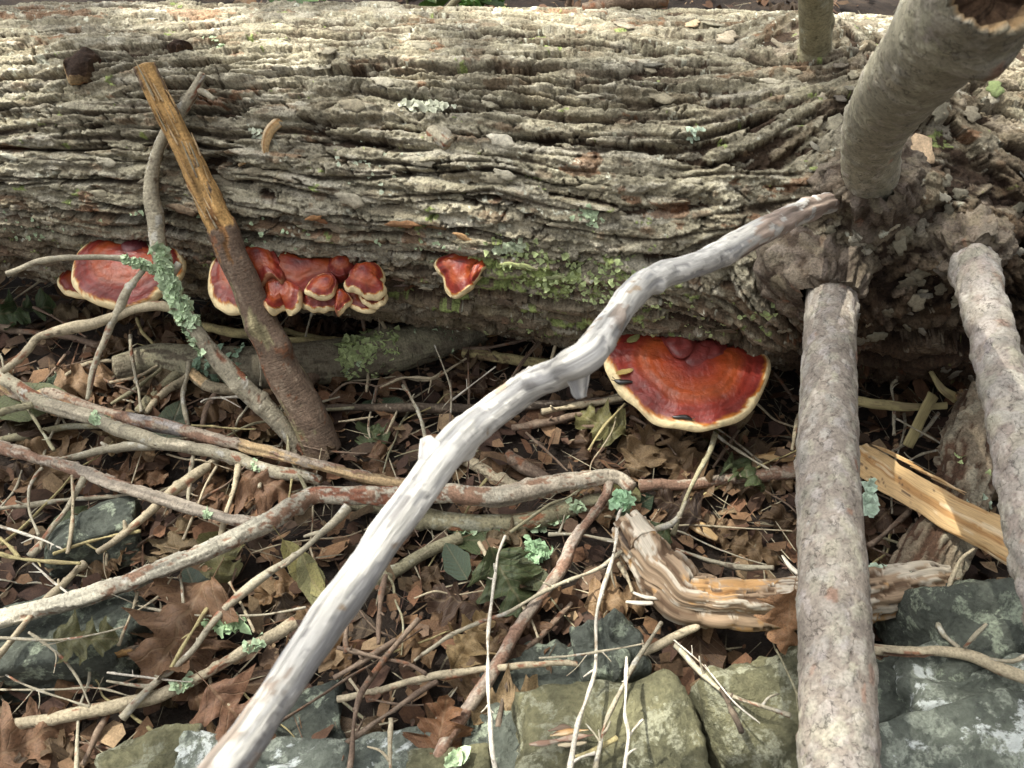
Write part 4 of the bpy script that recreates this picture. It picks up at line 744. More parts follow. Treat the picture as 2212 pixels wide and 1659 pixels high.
while n_leaf < 270:
    back = n_leaf >= 235
    if back: x, y = r.uniform(-1.0, 1.0), r.uniform(1.15, 1.9)
    else: x, y = r.uniform(-0.92, 0.92), r.uniform(-0.88, 0.02)
    if not back and x > 0.05 and y < -0.58 and r.random() < 0.8: n_leaf += 0; continue
    k = r.choice(7, p=[0.2, 0.2, 0.16, 0.12, 0.14, 0.12, 0.06]); c_, nm = TANS[k]; me = OAK[r.integers(0, 10)] if r.random() < 0.82 else OVAL[r.integers(0, 4)]
    size = r.uniform(0.05, 0.098); tilt = abs(r.normal(0, 0.36)); z = gh(x, y)+0.004+0.030*(n_leaf/240 if not back else 0.3)*r.uniform(0.3, 1)
    shape = 'lobed' if me in OAK else 'oval'
    put_leaf('dead_leaf', me, (x, y, z), r.uniform(0, 6.28), tilt, r.uniform(0, 6.28), size, tuple(np.array(c_)*r.uniform(0.35, 0.85)*np.array([0.95, 1, 0.95])), f'curled {nm} {shape} dead leaf lying in the leaf litter', 'leaf', f'{nm} {shape} leaves in the litter'); n_leaf += 1
def leaf_at(u, v, h, me, yaw, tilt, tdir, size, colr, label, name='dead_leaf', group=None): return put_leaf(name, me, gp(u, v, h), yaw, tilt, tdir, size*0.8, tuple(np.array(colr)*0.75), label, 'leaf', group)
leaf_at(1697, 1335, 0.15, OAK[0], rad(-100), rad(45), 0.0, 0.085, (0.40, 0.22, 0.11), 'upright orange tan oak leaf leaning against the scaly grey limb')
leaf_at(1385, 985, 0.03, OAK[3], rad(70), rad(25), 0, 0.11, (0.36, 0.25, 0.14), 'pale buff pointed oak leaf below the big red fungus')
leaf_at(1460, 975, 0.03, OAK[6], rad(100), rad(25), 0.3, 0.11, (0.33, 0.22, 0.12), 'buff oak leaf with sharp lobes standing below the big red fungus')
leaf_at(1015, 1385, 0.03, OAK[8], rad(60), rad(20), 0.5, 0.10, (0.45, 0.32, 0.16), 'light golden tan leaf lying between crossing twigs')
leaf_at(1095, 1260, 0.04, GOAK[0], rad(-60), rad(30), 0.2, 0.12, (0.11, 0.14, 0.065), 'dull green lobed leaf under the pale bare twig')
leaf_at(1130, 1240, 0.045, GOAK[2], rad(-20), rad(20), 0.2, 0.10, (0.14, 0.16, 0.08), 'folded grey green leaf beside the reddish sloping branch')
leaf_at(395, 1370, 0.04, OAK[7], rad(-110), rad(12), 0.2, 0.17, (0.24, 0.14, 0.08), 'big brown oak leaf spread flat above the lower left branch')
leaf_at(420, 1440, 0.03, OAK[4], rad(-70), rad(12), 0.2, 0.13, (0.22, 0.125, 0.07), 'brown oak leaf with deep lobes under the lower left branch')
leaf_at(190, 1385, 0.075, GOAK[1], rad(5), rad(15), 0.2, 0.085, (0.17, 0.17, 0.085), 'ragged faded olive green leaf resting on the left stone')
leaf_at(60, 870, 0.06, GOAK[3], rad(20), rad(15), 0.2, 0.14, (0.19, 0.22, 0.10), 'broad dull green leaf behind the grey branch')
leaf_at(660, 1235, 0.045, OVAL[2], rad(-50), rad(25), 0.2, 0.12, (0.36, 0.33, 0.13), 'narrow curled yellow olive leaf in the brown litter')
leaf_at(675, 1260, 0.04, OVAL[0], rad(-65), rad(25), 0.2, 0.10, (0.30, 0.29, 0.14), 'folded olive yellow leaf in the brown litter')
leaf_at(60, 680, 0.03, GOAK[1], rad(20), rad(15), 0.2, 0.12, (0.08, 0.12, 0.045), 'dark green leaf in the shade below the log')
leaf_at(370, 920, 0.02, GOAK[3], rad(80), rad(20), 0.2, 0.11, (0.09, 0.12, 0.07), 'deep green leaf below the crossing branches')
leaf_at(420, 1270, 0.03, GOAK[3], rad(120), rad(15), 0.2, 0.08, (0.07, 0.10, 0.07), 'dark blue green leaf among brown leaves')
leaf_at(180, 830, 0.035, OAK[2], rad(30), rad(30), 0.2, 0.11, (0.34, 0.22, 0.13), 'light tan ragged leaf behind the grey branch')
leaf_at(590, 1060, 0.03, OAK[9], rad(-20), rad(18), 0.6, 0.12, (0.26, 0.145, 0.085), 'rust brown leaf below the white flecked branch bend')
leaf_at(520, 1560, 0.03, OAK[5], rad(-40), rad(18), 0.6, 0.13, (0.24, 0.13, 0.08), 'reddish brown leaf above the bottom stones')
leaf_at(60, 1610, 0.02, OAK[1], rad(30), rad(18), 0.6, 0.15, (0.34, 0.20, 0.12), 'large orange brown leaf in the near corner of the litter')
leaf_at(950, 1590, 0.05, OAK[4], rad(80), rad(25), 0.1, 0.10, (0.26, 0.13, 0.065), 'cinnamon leaf wedged between the small front stones')
leaf_at(1090, 1530, 0.03, OAK[7], rad(170), rad(15), 0.1, 0.11, (0.38, 0.27, 0.15), 'pale buff leaf tucked beside the olive block stone')
leaf_at(1330, 1300, 0.02, OAK[2], rad(10), rad(20), 0.1, 0.10, (0.34, 0.22, 0.12), 'light brown leaf behind the small upright stone')
rg = np.random.default_rng(44)
for k in range(16):
    x, y = rg.uniform(-0.75, 0.55), rg.uniform(-0.62, -0.12); nm = ('dull green', 'olive', 'dark green')[k % 3]
    put_leaf('fallen_leaf', GOAK[rg.integers(0, 4)], (x, y, gh(x, y)+rg.uniform(0.015, 0.035)), rg.uniform(0, 6.28), rg.uniform(0.05, 0.5), rg.uniform(0, 6.28), rg.uniform(0.05, 0.09), ((0.10, 0.13, 0.06), (0.19, 0.18, 0.08), (0.055, 0.085, 0.05))[k % 3], f'{nm} fallen leaf lying in the leaf litter', 'leaf', f'{nm} fallen leaves')
q, n_, _, _ = TOP(*c4(522, 548), 0.003); put_leaf('leaf_scrap', GOAK[2], q, 0.6, 0.15, 0, 0.024, (0.35, 0.36, 0.14), 'tiny yellow green leaf scrap on the big red fungus', 'leaf')
q, n_, _, _ = TOP(*c4(483, 696), 0.003); put_leaf('leaf_scrap', OVAL[0], q, 0.3, 0.15, 0, 0.026, (0.6, 0.45, 0.16), 'small yellow leaf sliver beside the slug on the big fungus', 'leaf')
q = gp(*cA(570, 400), 0.14); put_leaf('leaf_scrap', GOAK[1], q, 0.3, 0.3, 0, 0.03, (0.26, 0.33, 0.14), 'small green leaf shred hanging by the hidden red fungus', 'leaf')
# crumbs of the litter: nobody could count them
r = np.random.default_rng(12); nb = 12500; px_ = r.uniform(-1.05, 1.05, nb); py_ = r.uniform(-0.95, 0.35, nb); px_[:1500] = r.uniform(-1.4, 1.4, 1500); py_[:1500] = r.uniform(1.0, 2.2, 1500); V = []; F = []; Cl = []
for x, y in zip(px_, py_):
    z = gh(x, y)+r.uniform(0.001, 0.03); a = r.uniform(0, 6.28); kind = r.random(); b0 = len(V)
    if kind < 0.4:
        l_, w_ = r.uniform(0.012, 0.085), r.uniform(0.0008, 0.0022)
    elif kind < 0.68: l_, w_ = r.uniform(0.016, 0.045), r.uniform(0.010, 0.026)
    else: l_, w_ = r.uniform(0.004, 0.014), r.uniform(0.003, 0.009)
    d = np.array([math.cos(a), math.sin(a), r.normal(0, 0.25)]); e = np.array([-math.sin(a), math.cos(a), r.normal(0, 0.5)])
    c_ = np.array(TANS[r.integers(0, 7)][0])*r.uniform(0.3, 0.85); c_ = np.array([0.30, 0.26, 0.18])*r.uniform(0.5, 1.2) if kind < 0.18 else c_; p = np.array([x, y, z])
    for i, (f_, g_) in enumerate(((-1, -0.6), (-0.8, 0.8), (0.1, 1.2), (1, 0.5), (0.7, -0.9), (-0.1, -1.1))): V.append(p+d*l_*f_*0.5+e*w_*g_*0.5+np.array([0, 0, r.uniform(-0.2, 0.4)*w_])); Cl.append(c_)
    F += [[b0, b0+1, b0+2, b0+5], [b0+5, b0+2, b0+3, b0+4]]
lt = link(mesh('leaf_litter', np.array(V), F, np.array(Cl), False), 'leaf_litter', None, M_TWIG); props(lt, 'fine brown leaf crumbs and needles covering the ground', 'litter', None, 'stuff')

# ------------------------------------------------------------------ stones
def stone(u, v, top, dims, yaw, mat, label, seed, cuts=7, square=True, tilt=(0, 0)):
    """u,v: middle of its upper face in the photograph; top: height of that face in metres"""
    c = plane_pt(u, v, top); r = np.random.default_rng(seed); n = 60; a = np.linspace(0, np.pi, n)[:, None]; b = np.linspace(0, 2*np.pi, 2*n, endpoint=False)[None, :]
    Dv = np.stack([np.sin(a)*np.cos(b), np.sin(a)*np.sin(b), np.cos(a)*np.ones_like(b)], -1)
    pl_ = [(np.array(x, float)+r.normal(0, 0.055, 3), 1.0) for x in ((1, 0, 0), (-1, 0, 0), (0, 1, 0), (0, -1, 0), (0, 0, 1), (0, 0, -1))]
    pl_ += [(r.normal(0, 1, 3), r.uniform(1.08, 1.4)) for _ in range(cuts)]
    inv = np.zeros(Dv.shape[:2]); pw = 24
    for q, d in pl_: x = np.clip(Dv @ nrm(q)/d, 0, None); inv += x**pw
    R_ = 1/inv**(1/pw); lo = sum(r.normal(0, 0.03)*np.sin(Dv @ r.normal(0, 2.5+k, 3)+r.uniform(0, 6)) for k in range(8)); R_ = R_*(1+lo*0.8)
    hf = fnoise(n, 2*n, 0.033, 0.033, 0.14, 0.14, 1.6, seed+900); hf *= np.sin(a)**1.0
    R_ = R_+0.04*hf
    Vv = (Dv*R_[..., None])*np.array(dims)/2
    M_ = Matrix.Rotation(yaw, 3, 'Z') @ Matrix.Rotation(tilt[0], 3, 'X') @ Matrix.Rotation(tilt[1], 3, 'Y')
    o = link(mesh('stone', Vv.reshape(-1, 3), np.ascontiguousarray(gridF(n, 2*n, True)[:, ::-1])), 'stone', None, mat); o.location = (c[0], c[1], top-dims[2]/2); o.rotation_euler = M_.to_euler()
    props(o, label, 'stone', 'stones of the tumbled wall'); return o
stone(1322, 1590, 0.105, (0.195, 0.14, 0.17), 0.04, M_ST_OLIVE, 'large blocky olive stone with a bark scrap on it', 1, 5)
stone(1318, 1385, 0.10, (0.075, 0.07, 0.14), 0.2, M_ST_DARK, 'small upright grey green stone behind the olive block', 2, 5)
stone(1700, 1540, 0.105, (0.14, 0.17, 0.17), 0.2, M_ST_OLIVE, 'slanting mossy slab tucked under the scaly limb', 3, 5, tilt=(0.35, 0.1))
stone(1930, 1530, 0.09, (0.12, 0.14, 0.14), -0.2, M_ST_DARK, 'dark grey stone squeezed between limb and pale lichened rock', 4, 5)
stone(2125, 1465, 0.12, (0.16, 0.09, 0.16), -0.05, M_ST_WHITE, 'grey stone with white lichen splashes under the thin forked branch', 5, 5)
stone(2095, 1640, 0.14, (0.24, 0.14, 0.18), 0.3, M_ST_WHITE, 'big pale rock crusted with white lichen beside the scaly limb', 6, 6, tilt=(0.2, -0.1))
stone(2150, 1290, 0.14, (0.16, 0.13, 0.20), 0.1, M_ST_DARK, 'dark stone with round pale lichen spots below the orange plank', 7, 4, tilt=(0.5, 0))
stone(310, 1650, 0.06, (0.10, 0.08, 0.09), 0.2, M_ST_OLIVE, 'rounded olive stone beside the white branch end', 8, 6)
stone(560, 1665, 0.055, (0.17, 0.08, 0.09), -0.1, M_ST_WHITE, 'blue white lichened stone under the white branch', 9, 6)
stone(805, 1650, 0.05, (0.13, 0.08, 0.08), 0.1, M_ST_WHITE, 'dark stone with pale blue lichen between the bottom twigs', 10, 6)
stone(975, 1668, 0.06, (0.09, 0.06, 0.08), 0.1, M_ST_OLIVE, 'small olive stone with a green lichen disc', 11, 6)
stone(1090, 1610, 0.05, (0.09, 0.08, 0.09), -0.1, M_ST_DARK, 'dark green stone touching the left side of the olive block', 12, 6)
stone(110, 1350, 0.06, (0.20, 0.10, 0.12), 0.15, M_ST_DARK, 'wide dark stone with pale crust under the long branch', 13, 6)
stone(185, 1130, 0.05, (0.11, 0.08, 0.10), 0.3, M_ST_DARK, 'small dark stone buried in the twig pile', 14, 6)
stone(640, 1560, 0.02, (0.10, 0.08, 0.08), 0.3, M_ST_DARK, 'low dark stone beside the lower part of the white branch', 15, 6)
stone(1160, 1470, 0.045, (0.12, 0.10, 0.10), 0.3, M_ST_DARK, 'dark flat stone half buried behind the olive block', 16, 6)

# ------------------------------------------------------------------ big sticks
def c5(x, y): return (x*0.4132, 973.3+y*0.4132)
def c6(x, y): return (730+x*0.4132, 973.3+y*0.4132)
def c7(x, y): return (1460+x*0.4132, 973.3+y*0.4132)
def cD(x, y): return (x*0.24, 796.3+y*0.24)
def cE(x, y): return (486.6+x*0.24, 840.6+y*0.24)
def cF(x, y): return (1681+x*0.48, 442.4+y*0.48)
def T_(fn, pts, w0, w1=None):
    w1 = w0 if w1 is None else w1; return [(*fn(*p), w0+(w1-w0)*k/max(1, len(pts)-1)) for k, p in enumerate(pts)]
def stickthing(name, C, label, cat='stick', group=None):
    k = int(np.argmin(np.asarray(C)[:, 2])); o = empty(name, tuple(C[k])); return props(o, label, cat, group)
# leaning broken stick
G = gp(705, 980, 0.015); tgt = log_pt(310, 140, 0.05)[0]
def lean(G, u, v, r_):
    for d in np.arange(depth(log_pt(u, v)[0]), 0.6, -0.004):
        T3 = dist_pt(u, v, d); q = G+(T3-G)*np.linspace(0, 1, 60)[:, None]; s, th, rr_ = log_st(q)
        if (rr_-Rs(s, th)-0.014).min() > r_: return T3
    return T3
T3 = lean(G, 313, 140, 0.018)
C, R = path_line([(705, 978, 74), (655, 880, 74), (602, 780, 72), (545, 650, 70), (490, 515, 68), (440, 405, 62), (395, 310, 57), (350, 220, 53), (313, 140, 46)], G, T3)
b = stickthing('broken_stick', C, 'thick broken stick with torn orange wood leaning against the log')
o = tube('stick', C, R, 'brown', b, res=0.0026, knots=4, bumpy=0.09, patches=[((0.46, 0.28, 0.11), 0.60, 1.1, -1.5, -0.0015), ((0.33, 0.17, 0.07), 0.5, 0.75, 0.6, -0.001), ((0.30, 0.26, 0.15), 0.0, 0.5, 1.2, 0.0003)], ridge=0.0)
P, rr_, t_ = TUBES[o.name]; r = np.random.default_rng(4)
for k in range(22):                                      # torn fibres on the peeled half
    i = int(len(P)*r.uniform(0.58, 0.93)); c = nrm(CAM-P[i]); c = nrm(c-t_[i]*(c @ t_[i])); bb = np.cross(t_[i], c); a = r.uniform(-1.3, 1.1); n_ = c*math.cos(a)+bb*math.sin(a); st = P[i]+n_*rr_[i]*0.96; ln = r.uniform(0.015, 0.05)
    tube('splinter', [st, st+t_[i]*ln*0.5+n_*0.0015, st+t_[i]*ln+n_*r.uniform(0, 0.004)], [0.0022, 0.0018, 0.0006], r.choice(['wood', 'wood', 'tan']), b, res=0.0025, knots=0, flat=0.5)
# forked lichen twig
G = gp(660, 992, 0.01); Tt = log_pt(440, 160, 0.045)[0]
C, R = path_line([(660, 992, 34), (605, 915, 36), (545, 855, 38), (490, 800, 38), (435, 735, 38), (395, 670, 38), (362, 610, 36), (345, 545, 35), (336, 470, 33), (326, 412, 28), (338, 340, 26), (362, 285, 27), (400, 230, 25), (425, 185, 22), (440, 160, 19)], G, Tt)
fk = stickthing('forked_twig', C, 'crooked grey branch with pale green lichen leaning on the log behind the broken stick', 'branch')
main = tube('stem', C, R, 'grey', fk, res=0.0028, knots=7, bumpy=0.12, patches=[((0.27, 0.11, 0.06), 0.12, 0.28, 1.0, -0.0006)])
def side(pt0, px, d1, pal='grey', rend=0.8, nm='side_branch'):
    k = np.argmin(np.linalg.norm(C-np.array(pt0), axis=1)) if False else None
    d0 = depth(pt0); C2, R2 = path_line(px, pt0, dist_pt(px[-1][0], px[-1][1], d1)); return tube(nm, C2, R2, pal, fk, res=0.0026, knots=4, bumpy=0.14)
def near(P, u, v):
    q = P-CAM; uu = CX+FPX*(q @ RT)/(q @ FW); vv = CY-FPX*(q @ UP)/(q @ FW); return P[int(np.argmin((uu-u)**2+(vv-v)**2))]
PM = TUBES[main.name][0]
a = near(PM, 352, 580); s1 = side(a, [(*cA(1400, 370), 20), (*cA(1300, 325), 18), (*cA(1180, 285), 16), (*cA(1050, 258), 14), (*cA(850, 248), 12), (*cA(600, 255), 12), (*cA(450, 272), 12), (*cA(330, 298), 12), (*cA(200, 345), 12), (*cA(110, 380), 11), (*cA(50, 395), 9)], depth(a)-0.05)
lichen_on(s1, 0.0, 0.24, 70, (0.003, 0.006), seed=2)
a = near(PM, 385, 655); s2 = side(a, [(*cA(1560, 700), 20), (*cA(1400, 695), 20), (*cA(1200, 735), 21), (*cA(1000, 800), 22), (*cA(700, 870), 22), (*cA(450, 935), 21), (*cA(330, 975), 19), (*cA(250, 1080), 17), (*cA(130, 1195), 15), (*cA(20, 1270), 14)], depth(a)-0.06, 'tan')
P1 = TUBES[s1.name][0]; a = near(P1, *cA(1290, 330)); s3 = side(a, [(*cA(1290, 360), 15), (*cA(1180, 510), 17), (*cA(1090, 680), 17), (*cA(1000, 860), 15), (*cA(930, 1010), 15), (*cA(860, 1200), 14), (*cA(815, 1400), 13), (*cA(785, 1530), 9)], depth(a)-0.015)
lichen_on(main, 0.40, 0.60, 210, (0.0035, 0.0085), seed=3); lichen_on(main, 0.34, 0.42, 40, (0.003, 0.007), side=-RT-UP, seed=5); lichen_on(main, 0.22, 0.26, 10, (0.002, 0.005), seed=6)
a = near(PM, 437, 165); tube('twig_stub', [near(PM, 425, 190), near(PM, 425, 190)+RT*0.012-UP*0.006, near(PM, 425, 190)+RT*0.024-UP*0.014], [0.005, 0.0045, 0.003], 'grey', fk, res=0.002, knots=0)
a = near(PM, 372, 600); tube('twig_stub', [a, a+RT*0.010+UP*0.01, a+RT*0.018+UP*0.022], [0.006, 0.0055, 0.005], 'grey', fk, res=0.002, knots=0)
# mossy pole lying below the log
PAL['pole'] = dict(base=(0.20, 0.175, 0.125), pat=[((0.27, 0.25, 0.17), 0.03, 0.02, 0.4, 0.0004), ((0.12, 0.10, 0.07), 0.02, 0.006, 1.0, -0.0006)])
C, R = path_plane([(250, 800, 60), (345, 778, 72), (480, 790, 84), (620, 790, 92), (760, 770, 90), (880, 745, 84), (980, 722, 74), (1040, 712, 56)], 0.01)
ml = stickthing('mossy_pole', C, 'thick mossy grey pole with green lichen lying in the shade under the log', 'branch')
mo = tube('stick', C, R, 'pole', ml, res=0.0026, knots=4, bumpy=0.07, ragged=0.006)
for k in range(9):
    a = C[-1]+np.array([r.uniform(-0.005, 0.005), r.uniform(-0.012, 0.012), r.uniform(-0.012, 0.014)]); d = nrm(C[-1]-C[-2]); tube('splinter', [a-d*0.01, a+d*0.012, a+d*r.uniform(0.02, 0.035)+np.array([0, 0, r.uniform(-0.006, 0.008)])], [0.005, 0.004, 0.0008], 'wood', ml, res=0.0025, knots=0, flat=0.45)
lichen_on(mo, 0.60, 0.76, 190, (0.004, 0.009), colr=LICHY, seed=8); lichen_on(mo, 0.80, 0.90, 40, (0.003, 0.006), seed=9); lichen_on(mo, 0.60, 0.90, 90, (0.003, 0.006), side=nrm(-UP*0.8-FW*0.6), seed=10, spread=0.5); lichen_on(mo, 0.25, 0.36, 70, (0.004, 0.008), colr=(0.25, 0.36, 0.25), seed=11)

STK = []
def stk(px, hs, pal, label, cat='branch', name='dead_branch', group=None, lich=(), **kw):
    C, R = path_plane(px, hs); kw.setdefault('res', 0.002); kw.setdefault('knots', 4); kw.setdefault('bumpy', 0.11)
    b = stickthing(name, C, label, cat, group); o = tube('stick' if cat != 'twig' else 'stem', C, R, pal, b, **kw)
    for q in lich: lichen_on(o, *q[:2], q[2], q[3], **(q[4] if len(q) > 4 else {}))
    return b, o
bA, oA = stk(T_(cD, [(-60, 20), (0, 60), (150, 150), (300, 250), (500, 330), (700, 400), (900, 470), (1080, 560), (1300, 620), (1500, 670), (1850, 735), (2000, 785)], 31, 29)+T_(cE, [(150, 645), (400, 735), (700, 785), (860, 835)], 28, 22), (0.085, 0.035), 'grey', 'long knobbly grey tan branch lying above the reddish peeled branch', knots=8, bumpy=0.14, patches=[((0.42, 0.37, 0.28), 0.2, 0.8, 0.7, 0.0006)], lich=[(0.36, 0.40, 16, (0.003, 0.006)), (0.82, 0.85, 10, (0.003, 0.005))])
stk(T_(cD, [(-60, 110), (0, 150), (150, 225), (300, 265), (420, 235), (560, 270), (700, 320), (950, 400), (1200, 462), (1500, 520), (1800, 600), (2100, 665)], 24, 29)+T_(cE, [(200, 520), (350, 555), (600, 625), (900, 705), (1200, 775), (1500, 835), (1720, 870)], 28, 24), (0.06, 0.055), 'redder', 'long straight reddish branch partly stripped to yellow wood', knots=4, patches=[((0.47, 0.34, 0.19), 0.60, 1.1, -0.5, -0.0012), ((0.50, 0.36, 0.20), -0.1, 0.16, -0.5, -0.0012), ((0.40, 0.24, 0.14), 0.18, 0.36, 0.4, -0.0006), ((0.33, 0.30, 0.28), 0.36, 0.5, 0.0, 0.0008)])
stk(T_(cD, [(-80, 690), (0, 720), (200, 775), (400, 832), (600, 885), (800, 950), (1000, 1030), (1300, 1130), (1600, 1230), (1900, 1315), (2212, 1390)], 26, 24)+T_(cE, [(200, 1190), (340, 1200)], 22, 20), (0.06, 0.05), 'redder', 'reddish brown bark branch running down to join the flecked branch', knots=5, patches=[((0.36, 0.31, 0.25), 0.0, 1.0, 0.0, 0.0006)], lich=[(0.81, 0.84, 12, (0.003, 0.005))])
bD, oD = stk(T_(c5, [(-120, 925), (0, 890), (150, 850), (300, 812), (600, 715), (800, 640), (1000, 562), (1180, 485)], 40, 38)+T_(cE, [(200, 1285), (360, 1205), (500, 1115), (650, 1015), (790, 950), (1000, 945), (1300, 950), (1500, 960)], 37, 35)+T_(c6, [(560, 225), (700, 242), (850, 240), (1000, 205), (1150, 172), (1300, 150), (1410, 135), (1480, 150), (1535, 200)], 37, 30), (0.07, 0.05), 'red', 'long bent branch with red bark and white lichen flecks crossing the litter', knots=9, bumpy=0.12, res=0.002, patches=[((0.36, 0.31, 0.24), 0.72, 1.1, -0.2, 0.0008), ((0.43, 0.40, 0.32), -0.1, 0.42, -0.5, 0.0008), ((0.24, 0.10, 0.06), 0.46, 0.66, 0.3, -0.0004)])
PD = TUBES[oD.name][0]; a = near(PD, *c6(1420, 140)); pxF = T_(c6, [(1420, 150), (1390, 250), (1300, 380), (1235, 480), (1150, 640), (1050, 780), (960, 905), (850, 1090), (760, 1230), (650, 1390), (560, 1530), (490, 1680), (440, 1800)], 24, 27)
C, R = path_line(pxF, a, gp(pxF[-1][0], pxF[-1][1], 0.06)); oF = tube('side_branch', C, R, 'redder', bD, res=0.002, knots=7, bumpy=0.12, patches=[((0.33, 0.27, 0.22), 0.0, 1.0, 0.6, 0.0003)])
stk(T_(cE, [(1100, 1050), (1300, 1075), (1500, 1090)], 14, 20)+T_(c6, [(330, 330), (450, 345), (650, 372), (850, 380), (1050, 352), (1200, 300), (1300, 275), (1420, 270)], 44, 40), 0.015, 'olive', 'thick curved olive bark branch fringed with green lichen below', knots=4, lich=[(0.40, 0.50, 26, (0.004, 0.007), dict(side=nrm(-UP-FW*0.2), spread=0.5, seed=21)), (0.52, 0.62, 34, (0.004, 0.007), dict(side=nrm(-UP-FW*0.2), spread=0.5, seed=22)), (0.70, 0.82, 40, (0.004, 0.007), dict(side=nrm(-UP-FW*0.2), spread=0.5, seed=23)), (0.84, 0.9, 16, (0.003, 0.006))], patches=[((0.23, 0.11, 0.06), 0.4, 1.1, 1.2, -0.0006)])
stk(T_(c6, [(0, 1300), (150, 1268), (400, 1200), (620, 1160), (850, 1135), (1100, 1110), (1250, 1112), (1380, 1140), (1500, 1102), (1620, 1045), (1750, 980), (1860, 930)], 15, 16)+T_(c7, [(120, 920)], 9), (0.03, 0.10), 'tan', 'pale tan thin branch with rust patches lying across the front stones', knots=5, patches=[((0.30, 0.13, 0.07), 0.1, 0.9, 1.0, 0.0005)])
stk(T_(c5, [(-120, 1465), (0, 1448), (200, 1412), (400, 1380), (600, 1335), (800, 1290), (900, 1250), (1050, 1180), (1200, 1090), (1350, 1010), (1540, 900)], 26, 27), (0.03, 0.05), 'tan', 'brown knobbly branch sloping up to the white branch in lower litter', knots=6, patches=[((0.25, 0.12, 0.07), 0.45, 0.8, 0.3, -0.0005)], lich=[(0.60, 0.66, 14, (0.004, 0.007)), (0.83, 0.9, 16, (0.003, 0.006))])
stk(T_(c7, [(940, 1035), (1040, 1040), (1200, 1050), (1400, 1048), (1500, 1062), (1650, 1122), (1820, 1192), (1950, 1250)], 25, 24), (0.10, 0.13), 'tan', 'smooth tan forked branch resting on the right stones', patches=[((0.27, 0.15, 0.1), 0.0, 0.5, 0.8, -0.0004)])
stk(T_(c6, [(60, 790), (100, 765), (350, 595), (500, 510), (640, 450)], 24, 26), 0.02, 'olive', 'short olive stick behind the lower white branch')
stk(T_(cD, [(1260, 390), (1400, 235), (1650, 10)], 24, 26), 0.02, 'olive', 'short thick olive stick under the crooked lichen branch')
stk(T_(cD, [(1310, 400), (1480, 215), (1650, 95), (1700, 60)], 15, 18), 0.03, 'tan', 'split tan stick lying beside the short olive stick')
stk(T_(cD, [(1720, 30), (1850, 140), (2000, 182), (2150, 195), (2260, 240)], 24, 22), (0.05, 0.03), 'tan', 'thick tan branch end passing behind the crooked branch', patches=[((0.5, 0.36, 0.2), -0.1, 0.35, -0.3, -0.0008)])
stk([(690, 880, 16), (800, 881, 18), (950, 882, 19), (1060, 880, 19), (1150, 876, 19), (1250, 872, 18), (1345, 862, 17)], 0.03, 'dark', 'straight dark brown stick with pale flecks lying below the log', patches=[((0.5, 0.42, 0.33), 0.0, 1.0, 2.0, 0.0005)])
stk(T_(c7, [(-190, 185), (-90, 175), (0, 182), (300, 148), (500, 125), (640, 112)], 26, 24), 0.02, 'redder', 'dull reddish stick running behind the scaly limb')
stk(T_(cC, [(480, 1110), (650, 1130), (800, 1155), (1100, 1185), (1400, 1205), (1700, 1180)], 22, 19), 0.03, 'yellow', 'pale yellow brown stick lying under the log beside the white branch', patches=[((0.25, 0.18, 0.1), 0.0, 0.4, 0.5, 0)])
stk([(380, 690, 14), (470, 712, 18), (560, 725, 18), (640, 735, 15), (760, 748, 12)], 0.06, 'yellow', 'faded yellow green stick under the red fungus cluster')
stk(T_(c6, [(640, 30), (700, 60), (830, 140), (930, 190)], 26, 28), 0.01, 'tan', 'short brown stick half buried behind the bend of the white branch')
stk(T_(c6, [(880, 30), (960, 80), (1110, 165)], 28, 26), 0.01, 'brown', 'short dull stick below the straight dark stick')
# thin right-hand pieces
stk(T_(cF, [(350, 880), (480, 900), (640, 912), (760, 900)], 22, 18), 0.06, 'yellow', 'yellow split stick under the trunk behind the scaly limb', flat=0.35, flatdir=(0.2, -0.8, 0.6), ridge=0.001, knots=0, mat=M_WOOD)
stk(T_(cF, [(590, 1090), (640, 980), (700, 860)], 22, 26), (0.03, 0.08), 'yellow', 'pale upright splinter of wood in the hollow under the trunk', flat=0.35, flatdir=(0.2, -0.8, 0.6), ridge=0.001, knots=0, mat=M_WOOD)
stk(T_(cF, [(800, 880), (740, 830), (680, 750)], 24, 10), (0.09, 0.13), 'yellow', 'forked pale splinter poking up under the trunk', flat=0.35, flatdir=(0.2, -0.8, 0.6), ridge=0.001, knots=0, mat=M_WOOD)
stk(T_(cF, [(820, 850), (880, 880), (960, 900)], 24, 30), (0.10, 0.12), 'drift', 'torn grey wood lump against the peeling limb')

# split orange plank
C, R = path_plane([(1850, 975, 50), (1890, 1005, 66), (1950, 1045, 78), (2065, 1114, 84), (2150, 1160, 80), (2230, 1200, 74), (2330, 1255, 60)], (0.05, 0.16)); pk = stickthing('split_plank', C, 'torn orange yellow slab of split wood lying below the trunk', 'wood')
tube('slab', C, R, 'wood', pk, res=0.0026, knots=0, bumpy=0.16, flat=0.30, flatdir=nrm(CAM-C[2]+np.array([0, 0, 0.3])), mat=M_WOOD, ridge=0.0012)
for k in range(12):
    i = r.uniform(0.15, 0.95); a = C[0]+(C[5]-C[0])*i; d = nrm(C[5]-C[0]); up_ = np.array([0, 0, 1.0]); n_ = nrm(np.cross(d, ray(2000, 1080))); sg = r.choice([-1, 1]); st = a+n_*sg*R[2]*0.80
    tube('splinter', [st-d*0.03, st+n_*sg*0.003, st+d*r.uniform(0.02, 0.05)+n_*sg*r.uniform(0.001, 0.006)], [0.001, 0.0035, 0.0008], 'wood', pk, res=0.003, knots=0, flat=0.5, mat=M_WOOD)
